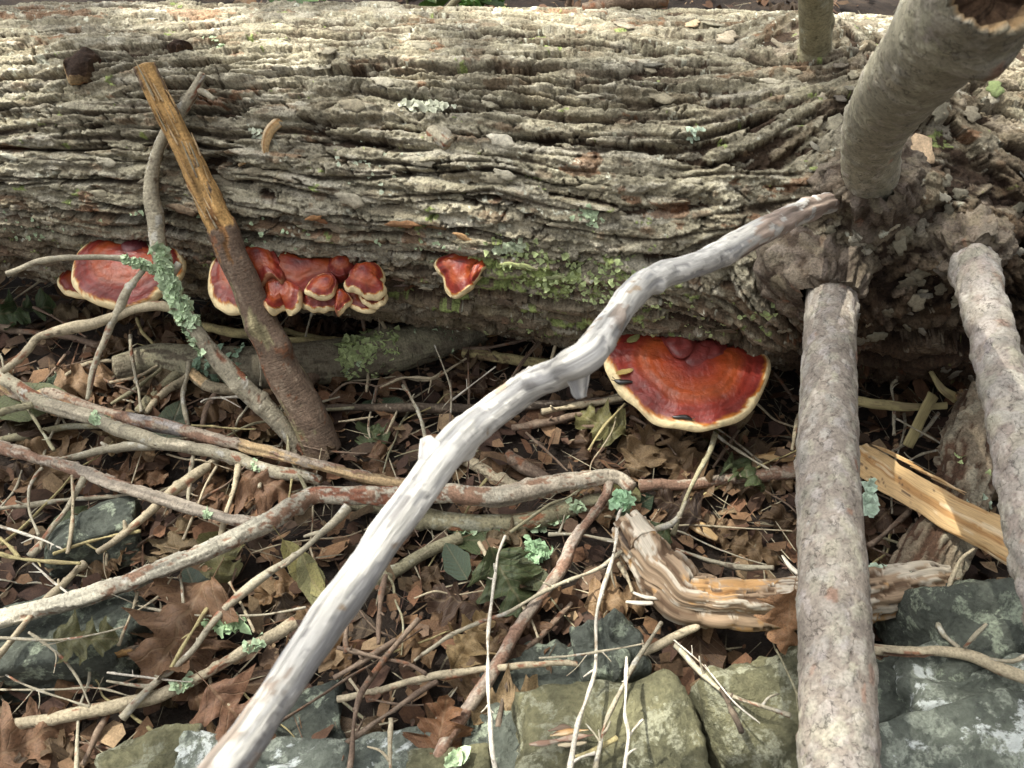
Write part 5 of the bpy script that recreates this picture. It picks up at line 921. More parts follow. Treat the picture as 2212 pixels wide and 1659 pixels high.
for pts, w_, lab in (([(1630, 985), (1680, 984), (1735, 988)], 20, 'narrow orange wood sliver touching the scaly limb'), ([(1466, 1124), (1505, 1140), (1548, 1166)], 30, 'short orange wood chip behind the splintered driftwood'), ([(1290, 1650), (1330, 1640), (1370, 1640)], 0, '')):
    if not w_: continue
    C, R = path_plane([(u, v, w_*(0.25, 1, 0.4)[k]) for k, (u, v) in enumerate(pts)], 0.02); b = stickthing('wood_chip', C, lab, 'wood chip'); tube('slab', C, R, 'wood', b, res=0.002, knots=0, bumpy=0.25, ridge=0.001, flat=0.3, flatdir=(0, -0.4, 1), mat=M_WOOD)
b = None
for k, pts in enumerate(([(1000, 1535), (1120, 1520), (1230, 1510)], [(1110, 1490), (1200, 1470), (1310, 1460)], [(1130, 1515), (1230, 1500), (1340, 1485)], [(1150, 1540), (1220, 1535), (1300, 1525)], [(1100, 1465), (1170, 1450), (1220, 1448)])):
    C, R = path_plane(T_(c6, pts, 14, 12), 0.113); R = R*np.array([0.35, 1, 0.3]); b = b or stickthing('bark_scrap', C, 'rusty brown bark scrap lying on the olive block stone', 'bark')
    tube('strip', C, R, ('redder', 'wood', 'redder', 'tan', 'brown')[k], b, res=0.002, knots=0, bumpy=0.3, flat=0.35, flatdir=(0, 0, 1), mat=M_WOOD)
C, R = path_plane(T_(c6, [(1240, 1600), (1330, 1570), (1460, 1500)], 8, 14), 0.115); b = stickthing('bark_scrap', C, 'thin olive wood splinter on the olive block stone', 'bark'); tube('slab', C, R, 'yellow', b, res=0.0025, knots=0, flat=0.4, flatdir=(0, 0, 1))
C, R = path_plane(T_(c5, [(-20, 1115), (100, 1120), (280, 1100), (420, 1090), (540, 1070), (720, 1040), (880, 1010)], 26, 20), (0.03, 0.03)); b = stickthing('rotten_stick', C, 'dark rotten stick with exposed orange wood left of the brown oak leaf', 'stick'); tube('stick', C, R, 'dark', b, res=0.0026, knots=3, bumpy=0.2, patches=[((0.38, 0.24, 0.11), -0.1, 0.28, -0.4, 0.0004), ((0.34, 0.2, 0.08), 0.62, 0.95, 0.0, 0.0004)], ridge=0.0012)

# splintered driftwood
C, R = path_plane([(1368, 1150, 76), (1402, 1196, 100), (1440, 1245, 124), (1485, 1285, 116), (1550, 1296, 104), (1650, 1299, 93), (1760, 1291, 89), (1890, 1276, 82), (1975, 1262, 70), (2045, 1246, 34)], (0.04, 0.07)); dw = stickthing('driftwood', C, 'weathered splintered piece of dead wood lying behind the front stones', 'wood')
tube('body', C, R, 'drift', dw, res=0.0019, knots=8, bumpy=0.26, mat=M_WOOD, ridge=0.0024)
for (i, j, n) in ((0, 1, 16), (9, 8, 8), (7, 8, 4)):
    for k in range(n):
        d = nrm(C[i]-C[j]) if i != 7 else nrm(C[8]-C[7]); n_ = nrm(r.normal(0, 1, 3)); n_ = n_-d*(n_ @ d); a = C[j]+n_*R[j]*0.75 if i != 7 else C[7]+n_*R[7]*0.8; a = C[j]+n_*R[j]*r.uniform(0.3, 0.9) if i == 0 else a; ln = r.uniform(0.02, 0.055)+(0.012 if i == 0 else 0)
        tube('splinter', [a-d*0.01, a+d*ln*0.5+n_*0.002, a+d*ln+n_*r.uniform(-0.002, 0.006)], [0.0034, 0.003, 0.0006], r.choice(['drift', 'drift', 'wood', 'white']), dw, res=0.003, knots=0, flat=0.45, mat=M_WOOD)
for q in ([(1352, 1300, 9), (1385, 1303, 14), (1410, 1303, 12)], [(1368, 1280, 8), (1395, 1290, 12), (1420, 1292, 12)], [(1690, 1200, 6), (1705, 1222, 14), (1725, 1240, 16)], [(1900, 1322, 14), (1950, 1310, 16), (2005, 1290, 6)], [(1890, 1305, 12), (1960, 1300, 14), (2020, 1275, 6)]):
    C2, R2 = path_plane(q, 0.075); tube('splinter', C2, R2, 'wood' if q[0][0] > 1800 else 'white', dw, res=0.0025, knots=0, flat=0.5, mat=M_WOOD)
pts = [gp(1900+r.normal(0, 26), 1232+r.normal(0, 4), 0.115) for _ in range(36)]; flakes('lichen', pts, [np.array([0, -0.3, 1.0])]*36, (0.003, 0.006), dw, LICHB, 0.5, seed=4)
# rough bark log in the lower right
C, R = path_plane([(2130, 860, 90), (2112, 930, 100), (2085, 1030, 112), (2050, 1130, 118), (2000, 1230, 120), (1960, 1320, 118)], (0.10, 0.015)); sl_ = stickthing('bark_log', C, 'short rough barked log standing in the shade under the peeling limb', 'log')
PAL['rough'] = dict(base=(0.25, 0.20, 0.14), pat=[((0.12, 0.07, 0.045), 0.05, 0.007, 0.2, -0.005), ((0.34, 0.30, 0.22), 0.02, 0.008, 1.0, 0.001)])
o = tube('bark', C, R, 'rough', sl_, res=0.0026, knots=3, bumpy=0.08, mat=M_BARK, ridge=0.0022)
lichen_on(o, 0.5, 0.6, 16, (0.003, 0.006), side=RT+UP, colr=LICHB, seed=31); lichen_on(o, 0.38, 0.42, 6, (0.003, 0.005), colr=LICHY, seed=32)
# loose lichen rosettes
for k, (u, v, su, sv, h, n, colr, lab) in enumerate(((1152, 1190, 22, 15, 0.045, 90, (0.30, 0.44, 0.26), 'round green lichen rosette lying on dark litter below curved branch'), (495, 1345, 32, 12, 0.05, 90, (0.36, 0.50, 0.28), 'wide green lichen scrap lying among brown leaves'), (1347, 1080, 16, 14, 0.075, 60, (0.30, 0.46, 0.28), 'green lichen tuft at the tip of the white twig'), (1876, 1080, 6, 26, 0.16, 46, (0.44, 0.55, 0.43), 'pale blue green lichen tuft on the edge of the scaly limb'), (985, 1636, 14, 8, 0.068, 26, (0.46, 0.58, 0.36), 'mint green lichen disc on the small olive stone'))):
    rr2 = np.random.default_rng(k); pts = [gp(u+rr2.normal(0, su*0.6), v+rr2.normal(0, sv*0.6), h+rr2.uniform(-0.003, 0.004)) for _ in range(n)]
    b = empty('lichen_tuft', tuple(np.mean(pts, 0)-np.array([0, 0, 0.005]))); props(b, lab, 'lichen'); flakes('lobes', pts, [np.array([0, -0.5, 1.0])]*n, (0.004, 0.009), b, colr, 0.6, seed=k+50)

# ------------------------------------------------------------------ thin twigs traced from the photograph
TW = [
 (c6, [(1490, 285), (1465, 350), (1455, 470), (1420, 620), (1380, 740), (1350, 880), (1350, 1030), (1345, 1150), (1310, 1270), (1270, 1380), (1240, 1500), (1215, 1659), (1195, 1760)], 7, 12, (0.07, 0.16), 'white', 'long wavy bleached white twig in front of the olive block stone'),
 (c6, [(875, 445), (840, 540), (825, 640), (805, 780), (785, 950), (785, 1100), (785, 1250), (795, 1400), (800, 1520), (820, 1659), (835, 1760)], 6, 11, (0.09, 0.13), 'white', 'slender bare white twig standing over the green leaf'),
 (c6, [(1510, 1080), (1505, 1250), (1500, 1380), (1520, 1490), (1500, 1659), (1495, 1760)], 7, 10, (0.14, 0.17), 'white', 'short bleached white twig forking over the olive block stone'),
 (c6, [(1525, 1490), (1550, 1450), (1595, 1405)], 6, 5, (0.15, 0.16), 'white', 'tiny white twig fork above the olive block stone'),
 (c6, [(1690, 900), (1560, 1100), (1480, 1250), (1400, 1420), (1365, 1570), (1350, 1659), (1340, 1760)], 9, 13, (0.09, 0.15), 'grey', 'lavender grey twig sloping over the olive block stone'),
 (c6, [(1210, 1640), (1280, 1600), (1345, 1580)], 7, 8, (0.15, 0.15), 'white', 'short cream twig crossing between the white twigs'),
 (c6, [(400, 1100), (480, 1040), (600, 960), (760, 890), (900, 840), (1050, 750), (1200, 680), (1350, 620), (1420, 575), (1520, 500), (1650, 420), (1760, 370), (1820, 270)], 8, 12, (0.05, 0.08), 'grey', 'long thin grey twig passing behind the red sloping branch'),
 (c7, [(-20, 440), (0, 400), (60, 230), (120, 110), (180, 0), (205, -80)], 11, 10, (0.06, 0.08), 'olive', 'straight greenish twig below the big red fungus'),
 (c6, [(1050, 1085), (1200, 1075), (1400, 1045), (1600, 1010)], 5, 5, (0.13, 0.13), 'grey', 'thin bluish twig lying along the small upright stone'),
 (c7, [(1510, 1030), (1560, 970), (1625, 905)], 11, 7, (0.13, 0.16), 'grey', 'small grey twig rising from the tan forked branch'),
 (c7, [(1480, 1030), (1400, 960), (1360, 880)], 11, 9, (0.12, 0.12), 'grey', 'grey twig bending behind the tan forked branch'),
 (c7, [(1400, 800), (1450, 650), (1490, 570), (1560, 510)], 9, 7, (0.13, 0.16), 'tan', 'thin bent twig beside the stone with round lichen spots'),
 (c7, [(0, 1020), (100, 1130), (250, 1260), (430, 1330), (600, 1385)], 12, 10, (0.10, 0.14), 'grey', 'grey twig sloping down over the mossy slab'),
 (c7, [(240, 1250), (290, 1360), (345, 1470)], 13, 12, (0.12, 0.13), 'dark', 'dark twig fork lying on the mossy slab'),
 (c7, [(-10, 990), (150, 1130), (300, 1310), (440, 1425)], 4, 3, (0.11, 0.15), 'white', 'hair thin white twig over the mossy slab'),
 (c7, [(1010, 500), (1100, 430), (1220, 320)], 13, 11, (0.05, 0.06), 'brown', 'brown twig below the orange slab of wood'),
 (c7, [(0, 520), (200, 580), (330, 612), (510, 615)], 10, 11, (0.05, 0.09), 'grey', 'grey twig above the splintered dead wood'),
 (c7, [(525, 1040), (560, 1110), (620, 1240), (672, 1385)], 5, 4, (0.13, 0.16), 'olive', 'thin leaf stalk twig hanging over the mossy slab'),
 (c7, [(1640, 1090), (1760, 1100), (1830, 1075)], 8, 10, (0.13, 0.14), 'grey', 'little grey twig beside the tan forked branch end'),
 (cD, [(-40, 415), (0, 400), (150, 350), (300, 315)], 14, 15, (0.07, 0.08), 'olive', 'short pale olive twig touching the grey tan branch'),
 (cD, [(-40, 645), (0, 640), (300, 590), (600, 530), (900, 520)], 17, 14, 0.03, 'olive', 'thick olive twig under the grey tan branch'),
 (cD, [(520, 830), (640, 800), (900, 740), (1200, 700), (1480, 690)], 16, 19, (0.06, 0.05), 'grey', 'pale grey twig between the two reddish branches'),
 (cD, [(-40, 1262), (0, 1260), (250, 1230), (500, 1195), (900, 1160), (1190, 1140)], 11, 10, 0.04, 'grey', 'long pale grey twig over the small dark stone'),
 (cD, [(280, 1690), (400, 1530), (520, 1360), (650, 1170), (760, 985)], 14, 12, (0.05, 0.06), 'grey', 'grey purple twig crossing the small dark stone'),
 (cD, [(605, 1660), (640, 1480), (658, 1200), (650, 960)], 8, 7, (0.06, 0.07), 'tan', None),
 (cD, [(350, 1500), (270, 1300), (262, 1100), (310, 980), (380, 890)], 7, 6, (0.05, 0.06), 'grey', None),
 (cD, [(-30, 1400), (0, 1420), (200, 1480), (400, 1550), (560, 1625)], 7, 5, (0.06, 0.06), 'white', None),
 (cD, [(880, 1650), (1020, 1560), (1200, 1410), (1350, 1290), (1500, 1140), (1700, 1000), (1960, 810)], 18, 20, (0.055, 0.04), 'tan', 'knobbly olive tan twig crossing under the reddish brown branch'),
 (c5, [(440, 590), (300, 720), (150, 880), (0, 1060), (-40, 1110)], 17, 14, (0.06, 0.09), 'tan', 'olive tan twig passing under the long flecked branch'),
 (cD, [(480, 1670), (700, 1590), (1000, 1510), (1260, 1462)], 8, 7, (0.06, 0.05), 'yellow', None),
 (cD, [(1690, 1260), (1700, 1050), (1740, 780)], 10, 9, (0.04, 0.05), 'grey', None),
 (cD, [(1650, 1540), (1770, 1250), (1850, 1050), (1950, 880)], 6, 5, (0.05, 0.05), 'tan', None),
 (cD, [(1990, 1530), (2040, 1280), (2110, 1080), (2155, 870)], 12, 13, (0.03, 0.05), 'tan', 'knobbly tan twig below the grey tan branch'),
 (cD, [(185, 265), (300, 440), (400, 600), (490, 735)], 7, 7, (0.07, 0.06), 'olive', None),
 (cD, [(865, 65), (1050, 150), (1245, 215)], 5, 5, (0.04, 0.04), 'brown', None),
 (cA, [(1175, 950), (1180, 1100), (1210, 1250), (1240, 1400), (1275, 1640)], 7, 8, (0.08, 0.04), 'grey', None),
 (cD, [(1000, 320), (1200, 190), (1450, 0)], 8, 9, (0.03, 0.04), 'olive', None),
 (cD, [(1705, -60), (1690, 50), (1645, 220), (1660, 360), (1695, 510)], 11, 9, (0.07, 0.03), 'grey', 'crooked grey twig hanging below the lichen covered stem'),
 (cD, [(1820, 540), (1860, 370), (1900, 280), (1995, 170)], 9, 17, (0.03, 0.04), 'brown', 'forked brown twig beside the thick tan branch end'),
 (cD, [(1805, 305), (1860, 275), (1950, 265), (2220, 248)], 4, 6, (0.05, 0.05), 'white', None),
 (cD, [(2100, 560), (2150, 450), (2240, 330)], 5, 6, (0.04, 0.05), 'grey', None),
 (cD, [(1720, 510), (1900, 520), (2100, 540), (2300, 545)], 5, 4, (0.05, 0.05), 'yellow', None),
 (cA, [(1230, 800), (1280, 920), (1370, 1020), (1440, 1110), (1560, 1180)], 7, 6, (0.05, 0.03), 'yellow', None),
 (cA, [(300, 700), (450, 770), (600, 860), (780, 970)], 6, 5, (0.05, 0.04), 'brown', None),
 (cA, [(-20, 890), (100, 900), (300, 930), (600, 960), (850, 1030), (1050, 1080)], 16, 14, 0.02, 'brown', 'dim brown twig in the shade below the left fungi'),
 (cA, [(350, 1430), (480, 1270), (590, 1130)], 6, 7, 0.03, 'brown', None), (cA, [(420, 1450), (640, 1290), (830, 1200), (1020, 1180)], 10, 9, 0.025, 'tan', None), (cA, [(30, 1240), (20, 1170), (0, 1120)], 5, 4, 0.06, 'grey', None),
 (cB, [(960, 1050), (1000, 880), (1040, 740)], 6, 5, (0.05, 0.12), 'grey', None), (cB, [(1520, 980), (1500, 850), (1470, 730)], 8, 6, (0.05, 0.1), 'brown', None), (cB, [(1740, 960), (1680, 860), (1620, 730)], 9, 9, (0.05, 0.12), 'tan', None), (cB, [(1500, 740), (1800, 800), (2212, 880)], 12, 9, (0.05, 0.05), 'brown', None),
 (cB, [(700, 890), (950, 950), (1300, 1000), (1500, 1010)], 15, 12, 0.03, 'yellow', None), (cB, [(0, 860), (250, 920), (500, 960)], 14, 14, 0.03, 'olive', None),
 (cB, [(680, 1380), (740, 1500), (870, 1659)], 5, 5, (0.06, 0.05), 'yellow', None), (cB, [(575, 1160), (580, 1280), (578, 1410)], 6, 6, (0.08, 0.05), 'grey', None),
 (cB, [(1200, 1510), (1350, 1385), (1560, 1400), (1640, 1410), (1850, 1320)], 5, 6, (0.05, 0.05), 'brown', None), (cB, [(1655, 1425), (1860, 1335), (2110, 1335), (2212, 1280)], 6, 6, (0.06, 0.05), 'tan', None), (cB, [(1530, 1460), (1545, 1300)], 6, 6, (0.05, 0.05), 'tan', None), (cB, [(1950, 1560), (1880, 1420), (1850, 1330)], 8, 6, (0.04, 0.05), 'brown', None), (cB, [(1080, 1570), (1290, 1505)], 5, 4, (0.05, 0.05), 'grey', None), (cB, [(1600, 1560), (1620, 1410)], 7, 6, (0.03, 0.05), 'brown', None), (cB, [(900, 1400), (1050, 1310), (1220, 1230)], 26, 30, 0.03, 'brown', 'thick dark stick end under the mossy pole'),
 (cC, [(370, 1660), (372, 1440), (300, 1230), (225, 1040)], 4, 4, (0.05, 0.10), 'grey', None), (cC, [(380, 1540), (560, 1400), (775, 1235)], 4, 3, (0.05, 0.08), 'white', None), (cC, [(530, 1570), (535, 1400), (525, 1200)], 6, 5, (0.04, 0.06), 'brown', None), (cC, [(820, 1510), (930, 1330), (1060, 1150), (1190, 1000)], 7, 6, (0.04, 0.07), 'brown', None), (cC, [(1240, 1280), (1280, 1150), (1315, 1045)], 6, 6, (0.06, 0.09), 'tan', None), (cC, [(0, 1335), (210, 1340), (510, 1160)], 6, 6, (0.05, 0.05), 'tan', None), (cC, [(720, 1340), (780, 1360), (850, 1300), (880, 1400)], 3, 3, 0.05, 'brown', None), (cC, [(480, 1080), (800, 1050), (1100, 970), (1200, 930)], 9, 7, (0.04, 0.05), 'brown', None),
 (cE, [(2030, -80), (2030, 150), (2025, 300), (2030, 410)], 5, 5, (0.05, 0.05), 'brown', None), (cE, [(1600, -30), (1680, 90), (1760, 280), (1815, 500)], 8, 7, (0.05, 0.09), 'grey', 'straight grey twig reaching down to the knob of the white branch'), (cE, [(1360, 0), (1310, 200), (1290, 350), (1315, 490)], 6, 5, (0.03, 0.03), 'grey', None), (cE, [(1450, 400), (1500, 300), (1545, 200)], 6, 5, 0.04, 'tan', None), (cE, [(1020, 295), (1180, 275), (1330, 250)], 5, 4, 0.04, 'tan', None), (cE, [(700, 510), (900, 555), (1150, 575), (1280, 580)], 4, 4, 0.04, 'brown', None), (cE, [(420, 0), (520, 120), (590, 220), (660, 310)], 6, 7, 0.05, 'yellow', None), (cE, [(525, 1020), (570, 980), (600, 810)], 5, 5, (0.03, 0.05), 'yellow', None),
 (c5, [(640, 1400), (760, 1270), (1000, 1050), (1170, 830), (1400, 640), (1600, 510), (1820, 300)], 15, 18, (0.05, 0.07), 'grey', 'long thin grey twig rising to the flecked branch'),
 (c5, [(0, 1250), (300, 1250), (500, 1240), (700, 1290)], 5, 4, (0.05, 0.04), 'grey', None), (c5, [(150, 950), (300, 1060), (400, 1180), (470, 1330)], 7, 5, (0.09, 0.05), 'grey', None), (c5, [(430, 1640), (500, 1500), (560, 1380)], 14, 14, 0.03, 'brown', None), (c5, [(600, 780), (800, 830), (1000, 860), (1350, 860), (1600, 820)], 6, 5, 0.055, 'grey', None), (c5, [(890, 1150), (1000, 950), (1120, 770)], 9, 8, 0.06, 'yellow', None), (c5, [(620, 1020), (690, 840), (720, 740)], 7, 6, 0.06, 'tan', None), (c5, [(560, 1160), (800, 1190), (1000, 1210)], 5, 4, 0.06, 'white', None), (c5, [(0, 1150), (100, 1210), (250, 1270), (470, 1340)], 6, 5, 0.05, 'grey', None), (c5, [(900, 660), (830, 760), (700, 850)], 6, 4, 0.06, 'tan', None), (c5, [(945, 650), (955, 750), (960, 840)], 7, 6, 0.055, 'grey', None), (c5, [(170, 590), (270, 680), (360, 750)], 5, 5, 0.07, 'white', None), (c5, [(1200, 690), (1260, 800), (1330, 950)], 7, 6, 0.05, 'tan', None), (c5, [(0, 980), (300, 990), (500, 960), (650, 920)], 6, 5, 0.10, 'grey', None),
 (c5, [(0, 540), (80, 560), (250, 580), (420, 590)], 9, 8, 0.08, 'yellow', None), (c5, [(0, 460), (50, 500), (100, 560)], 10, 8, 0.07, 'yellow', None),
 (c6, [(-40, 1600), (0, 1570), (200, 1420), (450, 1250), (520, 1210)], 13, 12, (0.05, 0.05), 'brown', 'dull brown twig low in the litter under the white branch end'), (c6, [(50, 1700), (70, 1600), (110, 1300), (250, 1080), (420, 880)], 15, 11, (0.07, 0.05), 'brown', 'crooked brown twig above the pale blue lichened stone'), (c6, [(275, 1700), (270, 1550), (275, 1400)], 11, 9, 0.08, 'tan', None), (c6, [(0, 1030), (200, 1080), (350, 1110), (460, 1170)], 9, 9, 0.05, 'brown', None), (c6, [(-20, 1190), (150, 1090), (300, 990)], 14, 12, 0.04, 'brown', None), (c6, [(60, 1195), (130, 1290)], 7, 7, 0.06, 'tan', None), (c6, [(210, 1010), (220, 800), (250, 650)], 12, 12, 0.04, 'brown', None), (c6, [(40, 1060), (50, 900), (90, 800)], 10, 8, 0.05, 'brown', None), (c6, [(880, 1100), (1050, 980), (1220, 800)], 14, 10, 0.03, 'brown', None), (c6, [(840, 1450), (860, 1320), (890, 1190)], 14, 12, 0.04, 'dark', None), (c6, [(740, 480), (780, 560), (810, 660)], 9, 10, 0.04, 'tan', None), (c6, [(1100, 440), (1250, 440), (1480, 480)], 9, 7, 0.05, 'grey', None), (c6, [(1470, 590), (1520, 680), (1540, 740)], 11, 8, 0.05, 'tan', None), (c6, [(160, 1300), (350, 1330), (450, 1330)], 5, 4, 0.04, 'brown', None),
 (c4, [(330, 1015), (400, 910), (490, 815)], 6, 6, (0.04, 0.06), 'yellow', None), (c4, [(510, 870), (600, 920), (660, 980), (710, 1035)], 7, 5, 0.04, 'brown', None), (c4, [(870, 940), (950, 1000), (1110, 1100)], 7, 5, 0.05, 'grey', None), (c4, [(870, 1090), (930, 1000), (980, 930)], 8, 6, 0.04, 'brown', None), (c4, [(60, 940), (140, 1010), (240, 1106)], 6, 5, 0.04, 'brown', None), (c4, [(130, 850), (300, 820), (480, 790)], 14, 12, 0.04, 'tan', None), (c4, [(0, 920), (200, 890), (420, 830)], 16, 13, 0.03, 'brown', None), (c4, [(1210, 1015), (1225, 920), (1240, 860)], 8, 8, 0.06, 'tan', None), (c4, [(1650, 950), (1650, 820), (1640, 740), (1660, 715)], 8, 6, (0.04, 0.09), 'grey', None), (c4, [(1660, 880), (1770, 940), (1885, 1005)], 5, 4, 0.06, 'grey', None), (c4, [(1700, 1070), (1780, 1030), (1880, 1010)], 6, 4, 0.04, 'grey', None), (c4, [(0, 700), (60, 610), (120, 540)], 5, 5, 0.08, 'brown', None),
]
COLN = dict(white='bleached', grey='grey', tan='tan', olive='olive', yellow='straw yellow', brown='brown', dark='dark')
for fn, pts, w0, w1, h, pal, lab in TW:
    grp = None
    if lab is None: lab = f'thin {COLN[pal]} twig lying loose in the brush pile'; grp = f'thin {COLN[pal]} twigs'
    C, R = path_plane(T_(fn, pts, w0, w1), h); o = tube('twig', C, R, pal, None, res=0.0022 if max(w0, w1) < 9 else 0.0026, knots=5, bumpy=0.18); props(o, lab, 'twig', grp)
    P_, q_, t_ = TUBES[o.name]; ln_ = np.linalg.norm(np.diff(P_, axis=0), axis=1).sum()
    for _ in range(int(ln_/0.055)):
        k = int(RNG.uniform(0.1, 0.95)*(len(P_)-1)); d_ = nrm(np.cross(t_[k], RNG.normal(0, 1, 3))); d_ = nrm(d_+t_[k]*RNG.uniform(0.3, 1.2)*RNG.choice([-1, 1])); l2 = RNG.uniform(0.004, 0.016) if RNG.random() < 0.75 else RNG.uniform(0.02, 0.04); r2 = q_[k]*RNG.uniform(0.35, 0.6)
        tube('spur', [P_[k], P_[k]+d_*l2*0.5, P_[k]+d_*l2+RNG.normal(0, 0.1, 3)*l2], [r2*1.3, r2, r2*0.6], pal, o, res=0.0025, knots=0, hump=-1)
# further loose twigs in the litter (copies of a few bent twigs)
r = np.random.default_rng(321); PRO = []
for k in range(12):
    n = 7; q = np.zeros((n, 3)); q[:, 0] = np.linspace(-0.5, 0.5, n); q[:, 1] = np.cumsum(r.normal(0, 0.03, n)); q[:, 2] = np.abs(np.cumsum(r.normal(0, 0.008, n))); rr3 = np.linspace(0.012, 0.006, n)*r.uniform(0.6, 1.2)
    o = tube('twig', q, rr3, ['grey', 'tan', 'brown', 'olive', 'tan', 'yellow'][k % 6], None, res=0.014, knots=2, bumpy=0.12, mat=M_TWIG); PRO.append((o.data, ['grey', 'tan', 'brown', 'olive', 'tan', 'yellow'][k % 6])); bpy.data.objects.remove(o)
for k in range(170):
    me, pal = PRO[r.integers(0, 12)]; 
    if k < 150: x, y = r.uniform(-0.9, 0.9), r.uniform(-0.85, 0.0)
    else: x, y = r.uniform(-1.1, 1.1), r.uniform(0.4, 0.9)
    if x > 0.1 and y < -0.6: continue
    o = bpy.data.objects.new('twig', me); COL.objects.link(o); L_ = r.uniform(0.07, 0.26); o.scale = (L_, L_, L_*r.uniform(0.6, 1)); o.location = (x, y, gh(x, y)+r.uniform(0.012, 0.045)); o.rotation_euler = (r.uniform(0, 6.28), r.normal(0, 0.10), r.uniform(0, 6.28)); props(o, f'thin {COLN[pal]} twig lying loose in the brush pile', 'twig', f'thin {COLN[pal]} twigs')

# ------------------------------------------------------------------ behind the log
def plant(x, y, lab, n, hgt, seed, colr):
    r = np.random.default_rng(seed); root = empty('seedling', (x, y, 0)); props(root, lab, 'plant', None); tube('stem', [(x, y, -0.01), (x+r.normal(0, .02), y, hgt*0.5), (x+r.normal(0, .03), y, hgt)], [0.004, 0.003, 0.002], 'olive', root, res=0.004, knots=0)
    for k in range(n):
        o = bpy.data.objects.new('leaf', GOAK[r.integers(0, 4)]); COL.objects.link(o); o.parent = root; a = r.uniform(0, 6.28); z = hgt*r.uniform(0.55, 1.05); d = r.uniform(0.03, 0.07); o.location = (d*math.cos(a), d*math.sin(a), z); o.rotation_euler = (r.normal(0, 0.3), r.normal(0.1, 0.3), a); s = r.uniform(0.07, 0.12); o.scale = (s, s, s); o.color = (*(np.array(colr)*r.uniform(0.8, 1.2)), 1)
plant(-0.07, 0.45, 'bright green seedling growing behind the log', 9, 0.47, 1, (0.06, 0.14, 0.025)); plant(-0.20, 0.55, 'leafy green seedling behind the log next to bare brush', 8, 0.45, 2, (0.07, 0.14, 0.03)); plant(-0.40, 0.50, 'low green seedling behind the sunlit end of the log', 7, 0.44, 3, (0.06, 0.13, 0.03))
for k, (a, b_, w_, pal, lab) in enumerate(((( -0.3, 0.42, 0.40), (0.15, 0.44, 0.44), 0.006, 'olive', 'green brown stick lying behind the top of the log'), ((0.05, 0.40, 0.43), (0.34, 0.36, 0.50), 0.012, 'brown', 'peeling bark strip raised along the top of the log'), ((0.0, 0.5, 0.02), (0.12, 0.42, 0.46), 0.007, 'brown', 'brown stick rising behind the log'))):
    a, b_ = np.array(a), np.array(b_)
    if k == 1: a = log_pt(1260, 34, 0.006)[0]; b_ = log_pt(1440, 22, 0.012)[0]; m_ = log_pt(1350, 27, 0.014)[0]
    elif k == 0: a = np.array([-0.35, 0.36, -0.02]); m_ = np.array([-0.12, 0.33, 0.40]); b_ = np.array([0.05, 0.36, 0.46])
    else: m_ = (a+b_)/2+np.array([0.01, 0, 0])
    b = empty('dead_branch', tuple(a)); props(b, lab, 'branch'); tube('stick', [a, m_, b_], [w_, w_, w_*0.7], pal, b, res=0.004, knots=2)

# ------------------------------------------------------------------ say beside what each small loose piece lies
LM = []
def lm(phrase, pts, reach=0.16): LM.append((phrase, np.array([p[:2] for p in pts]), reach))
for ph, px in (('big red kidney shaped fungus', [(1480, 960)]), ('cluster of fused fungi', [(640, 760), (740, 740)]), ('red fungus behind the lichen twig', [(220, 720), (320, 700)]), ('mossy pole', [(400, 830), (600, 830), (800, 810), (960, 780)]), ('foot of the broken leaning stick', [(700, 980), (650, 930)]), ('foot of the crooked lichen branch', [(640, 985), (560, 880)]),
        ('grey tan branch', [(100, 840), (250, 910), (420, 960), (560, 1000)]), ('stripped reddish branch', [(740, 1000), (860, 1040)]), ('bend of the white flecked branch', [(640, 1080), (760, 1080)]), ('long flecked branch', [(100, 1330), (300, 1260), (450, 1200)]), ('reddish brown branch', [(120, 1000), (300, 1060), (480, 1110)]), ('lichen fringed olive branch', [(950, 1130), (1100, 1120), (1220, 1100)]),
        ('red sloping branch', [(1260, 1150), (1180, 1290), (1090, 1430), (1000, 1560)]), ('splintered dead wood', [(1400, 1220), (1550, 1310), (1650, 1310)]), ('orange split slab', [(1950, 1060), (2100, 1150)]), ('scaly grey limb', [(1700, 1050), (1700, 1150), (1880, 1150)]), ('rough barked log', [(2060, 1000), (2000, 1200)]), ('wide dark stone under the long branch', [(130, 1345)]), ('small dark stone', [(185, 1130)]), ('brown knobbly branch', [(150, 1570), (400, 1500), (580, 1400)]),
        ('rounded olive stone', [(310, 1600)]), ('pale blue lichened stone', [(805, 1600)]), ('olive block stone', [(1160, 1520), (1300, 1450)]), ('small upright stone', [(1290, 1330)]), ('straight dark stick', [(720, 890), (900, 890), (1100, 890), (1300, 880)]), ('stick of pale yellow brown wood', [(1050, 780), (1200, 790)]), ('silvery white branch', [(1000, 1050), (800, 1280), (700, 1420)]), ('stripped rusty twig', [(800, 1500), (950, 1460), (1150, 1440)])):
    lm(ph, [gp(u, v, 0.02) for u, v in px])
def where(p):
    if p[1] > 0.3: return 'on the ground behind the log'
    d = [(np.hypot(*(q-np.array(p[:2])).T).min(), ph) for ph, q, _ in LM]; d.sort(); return f'beside the {d[0][1]}'
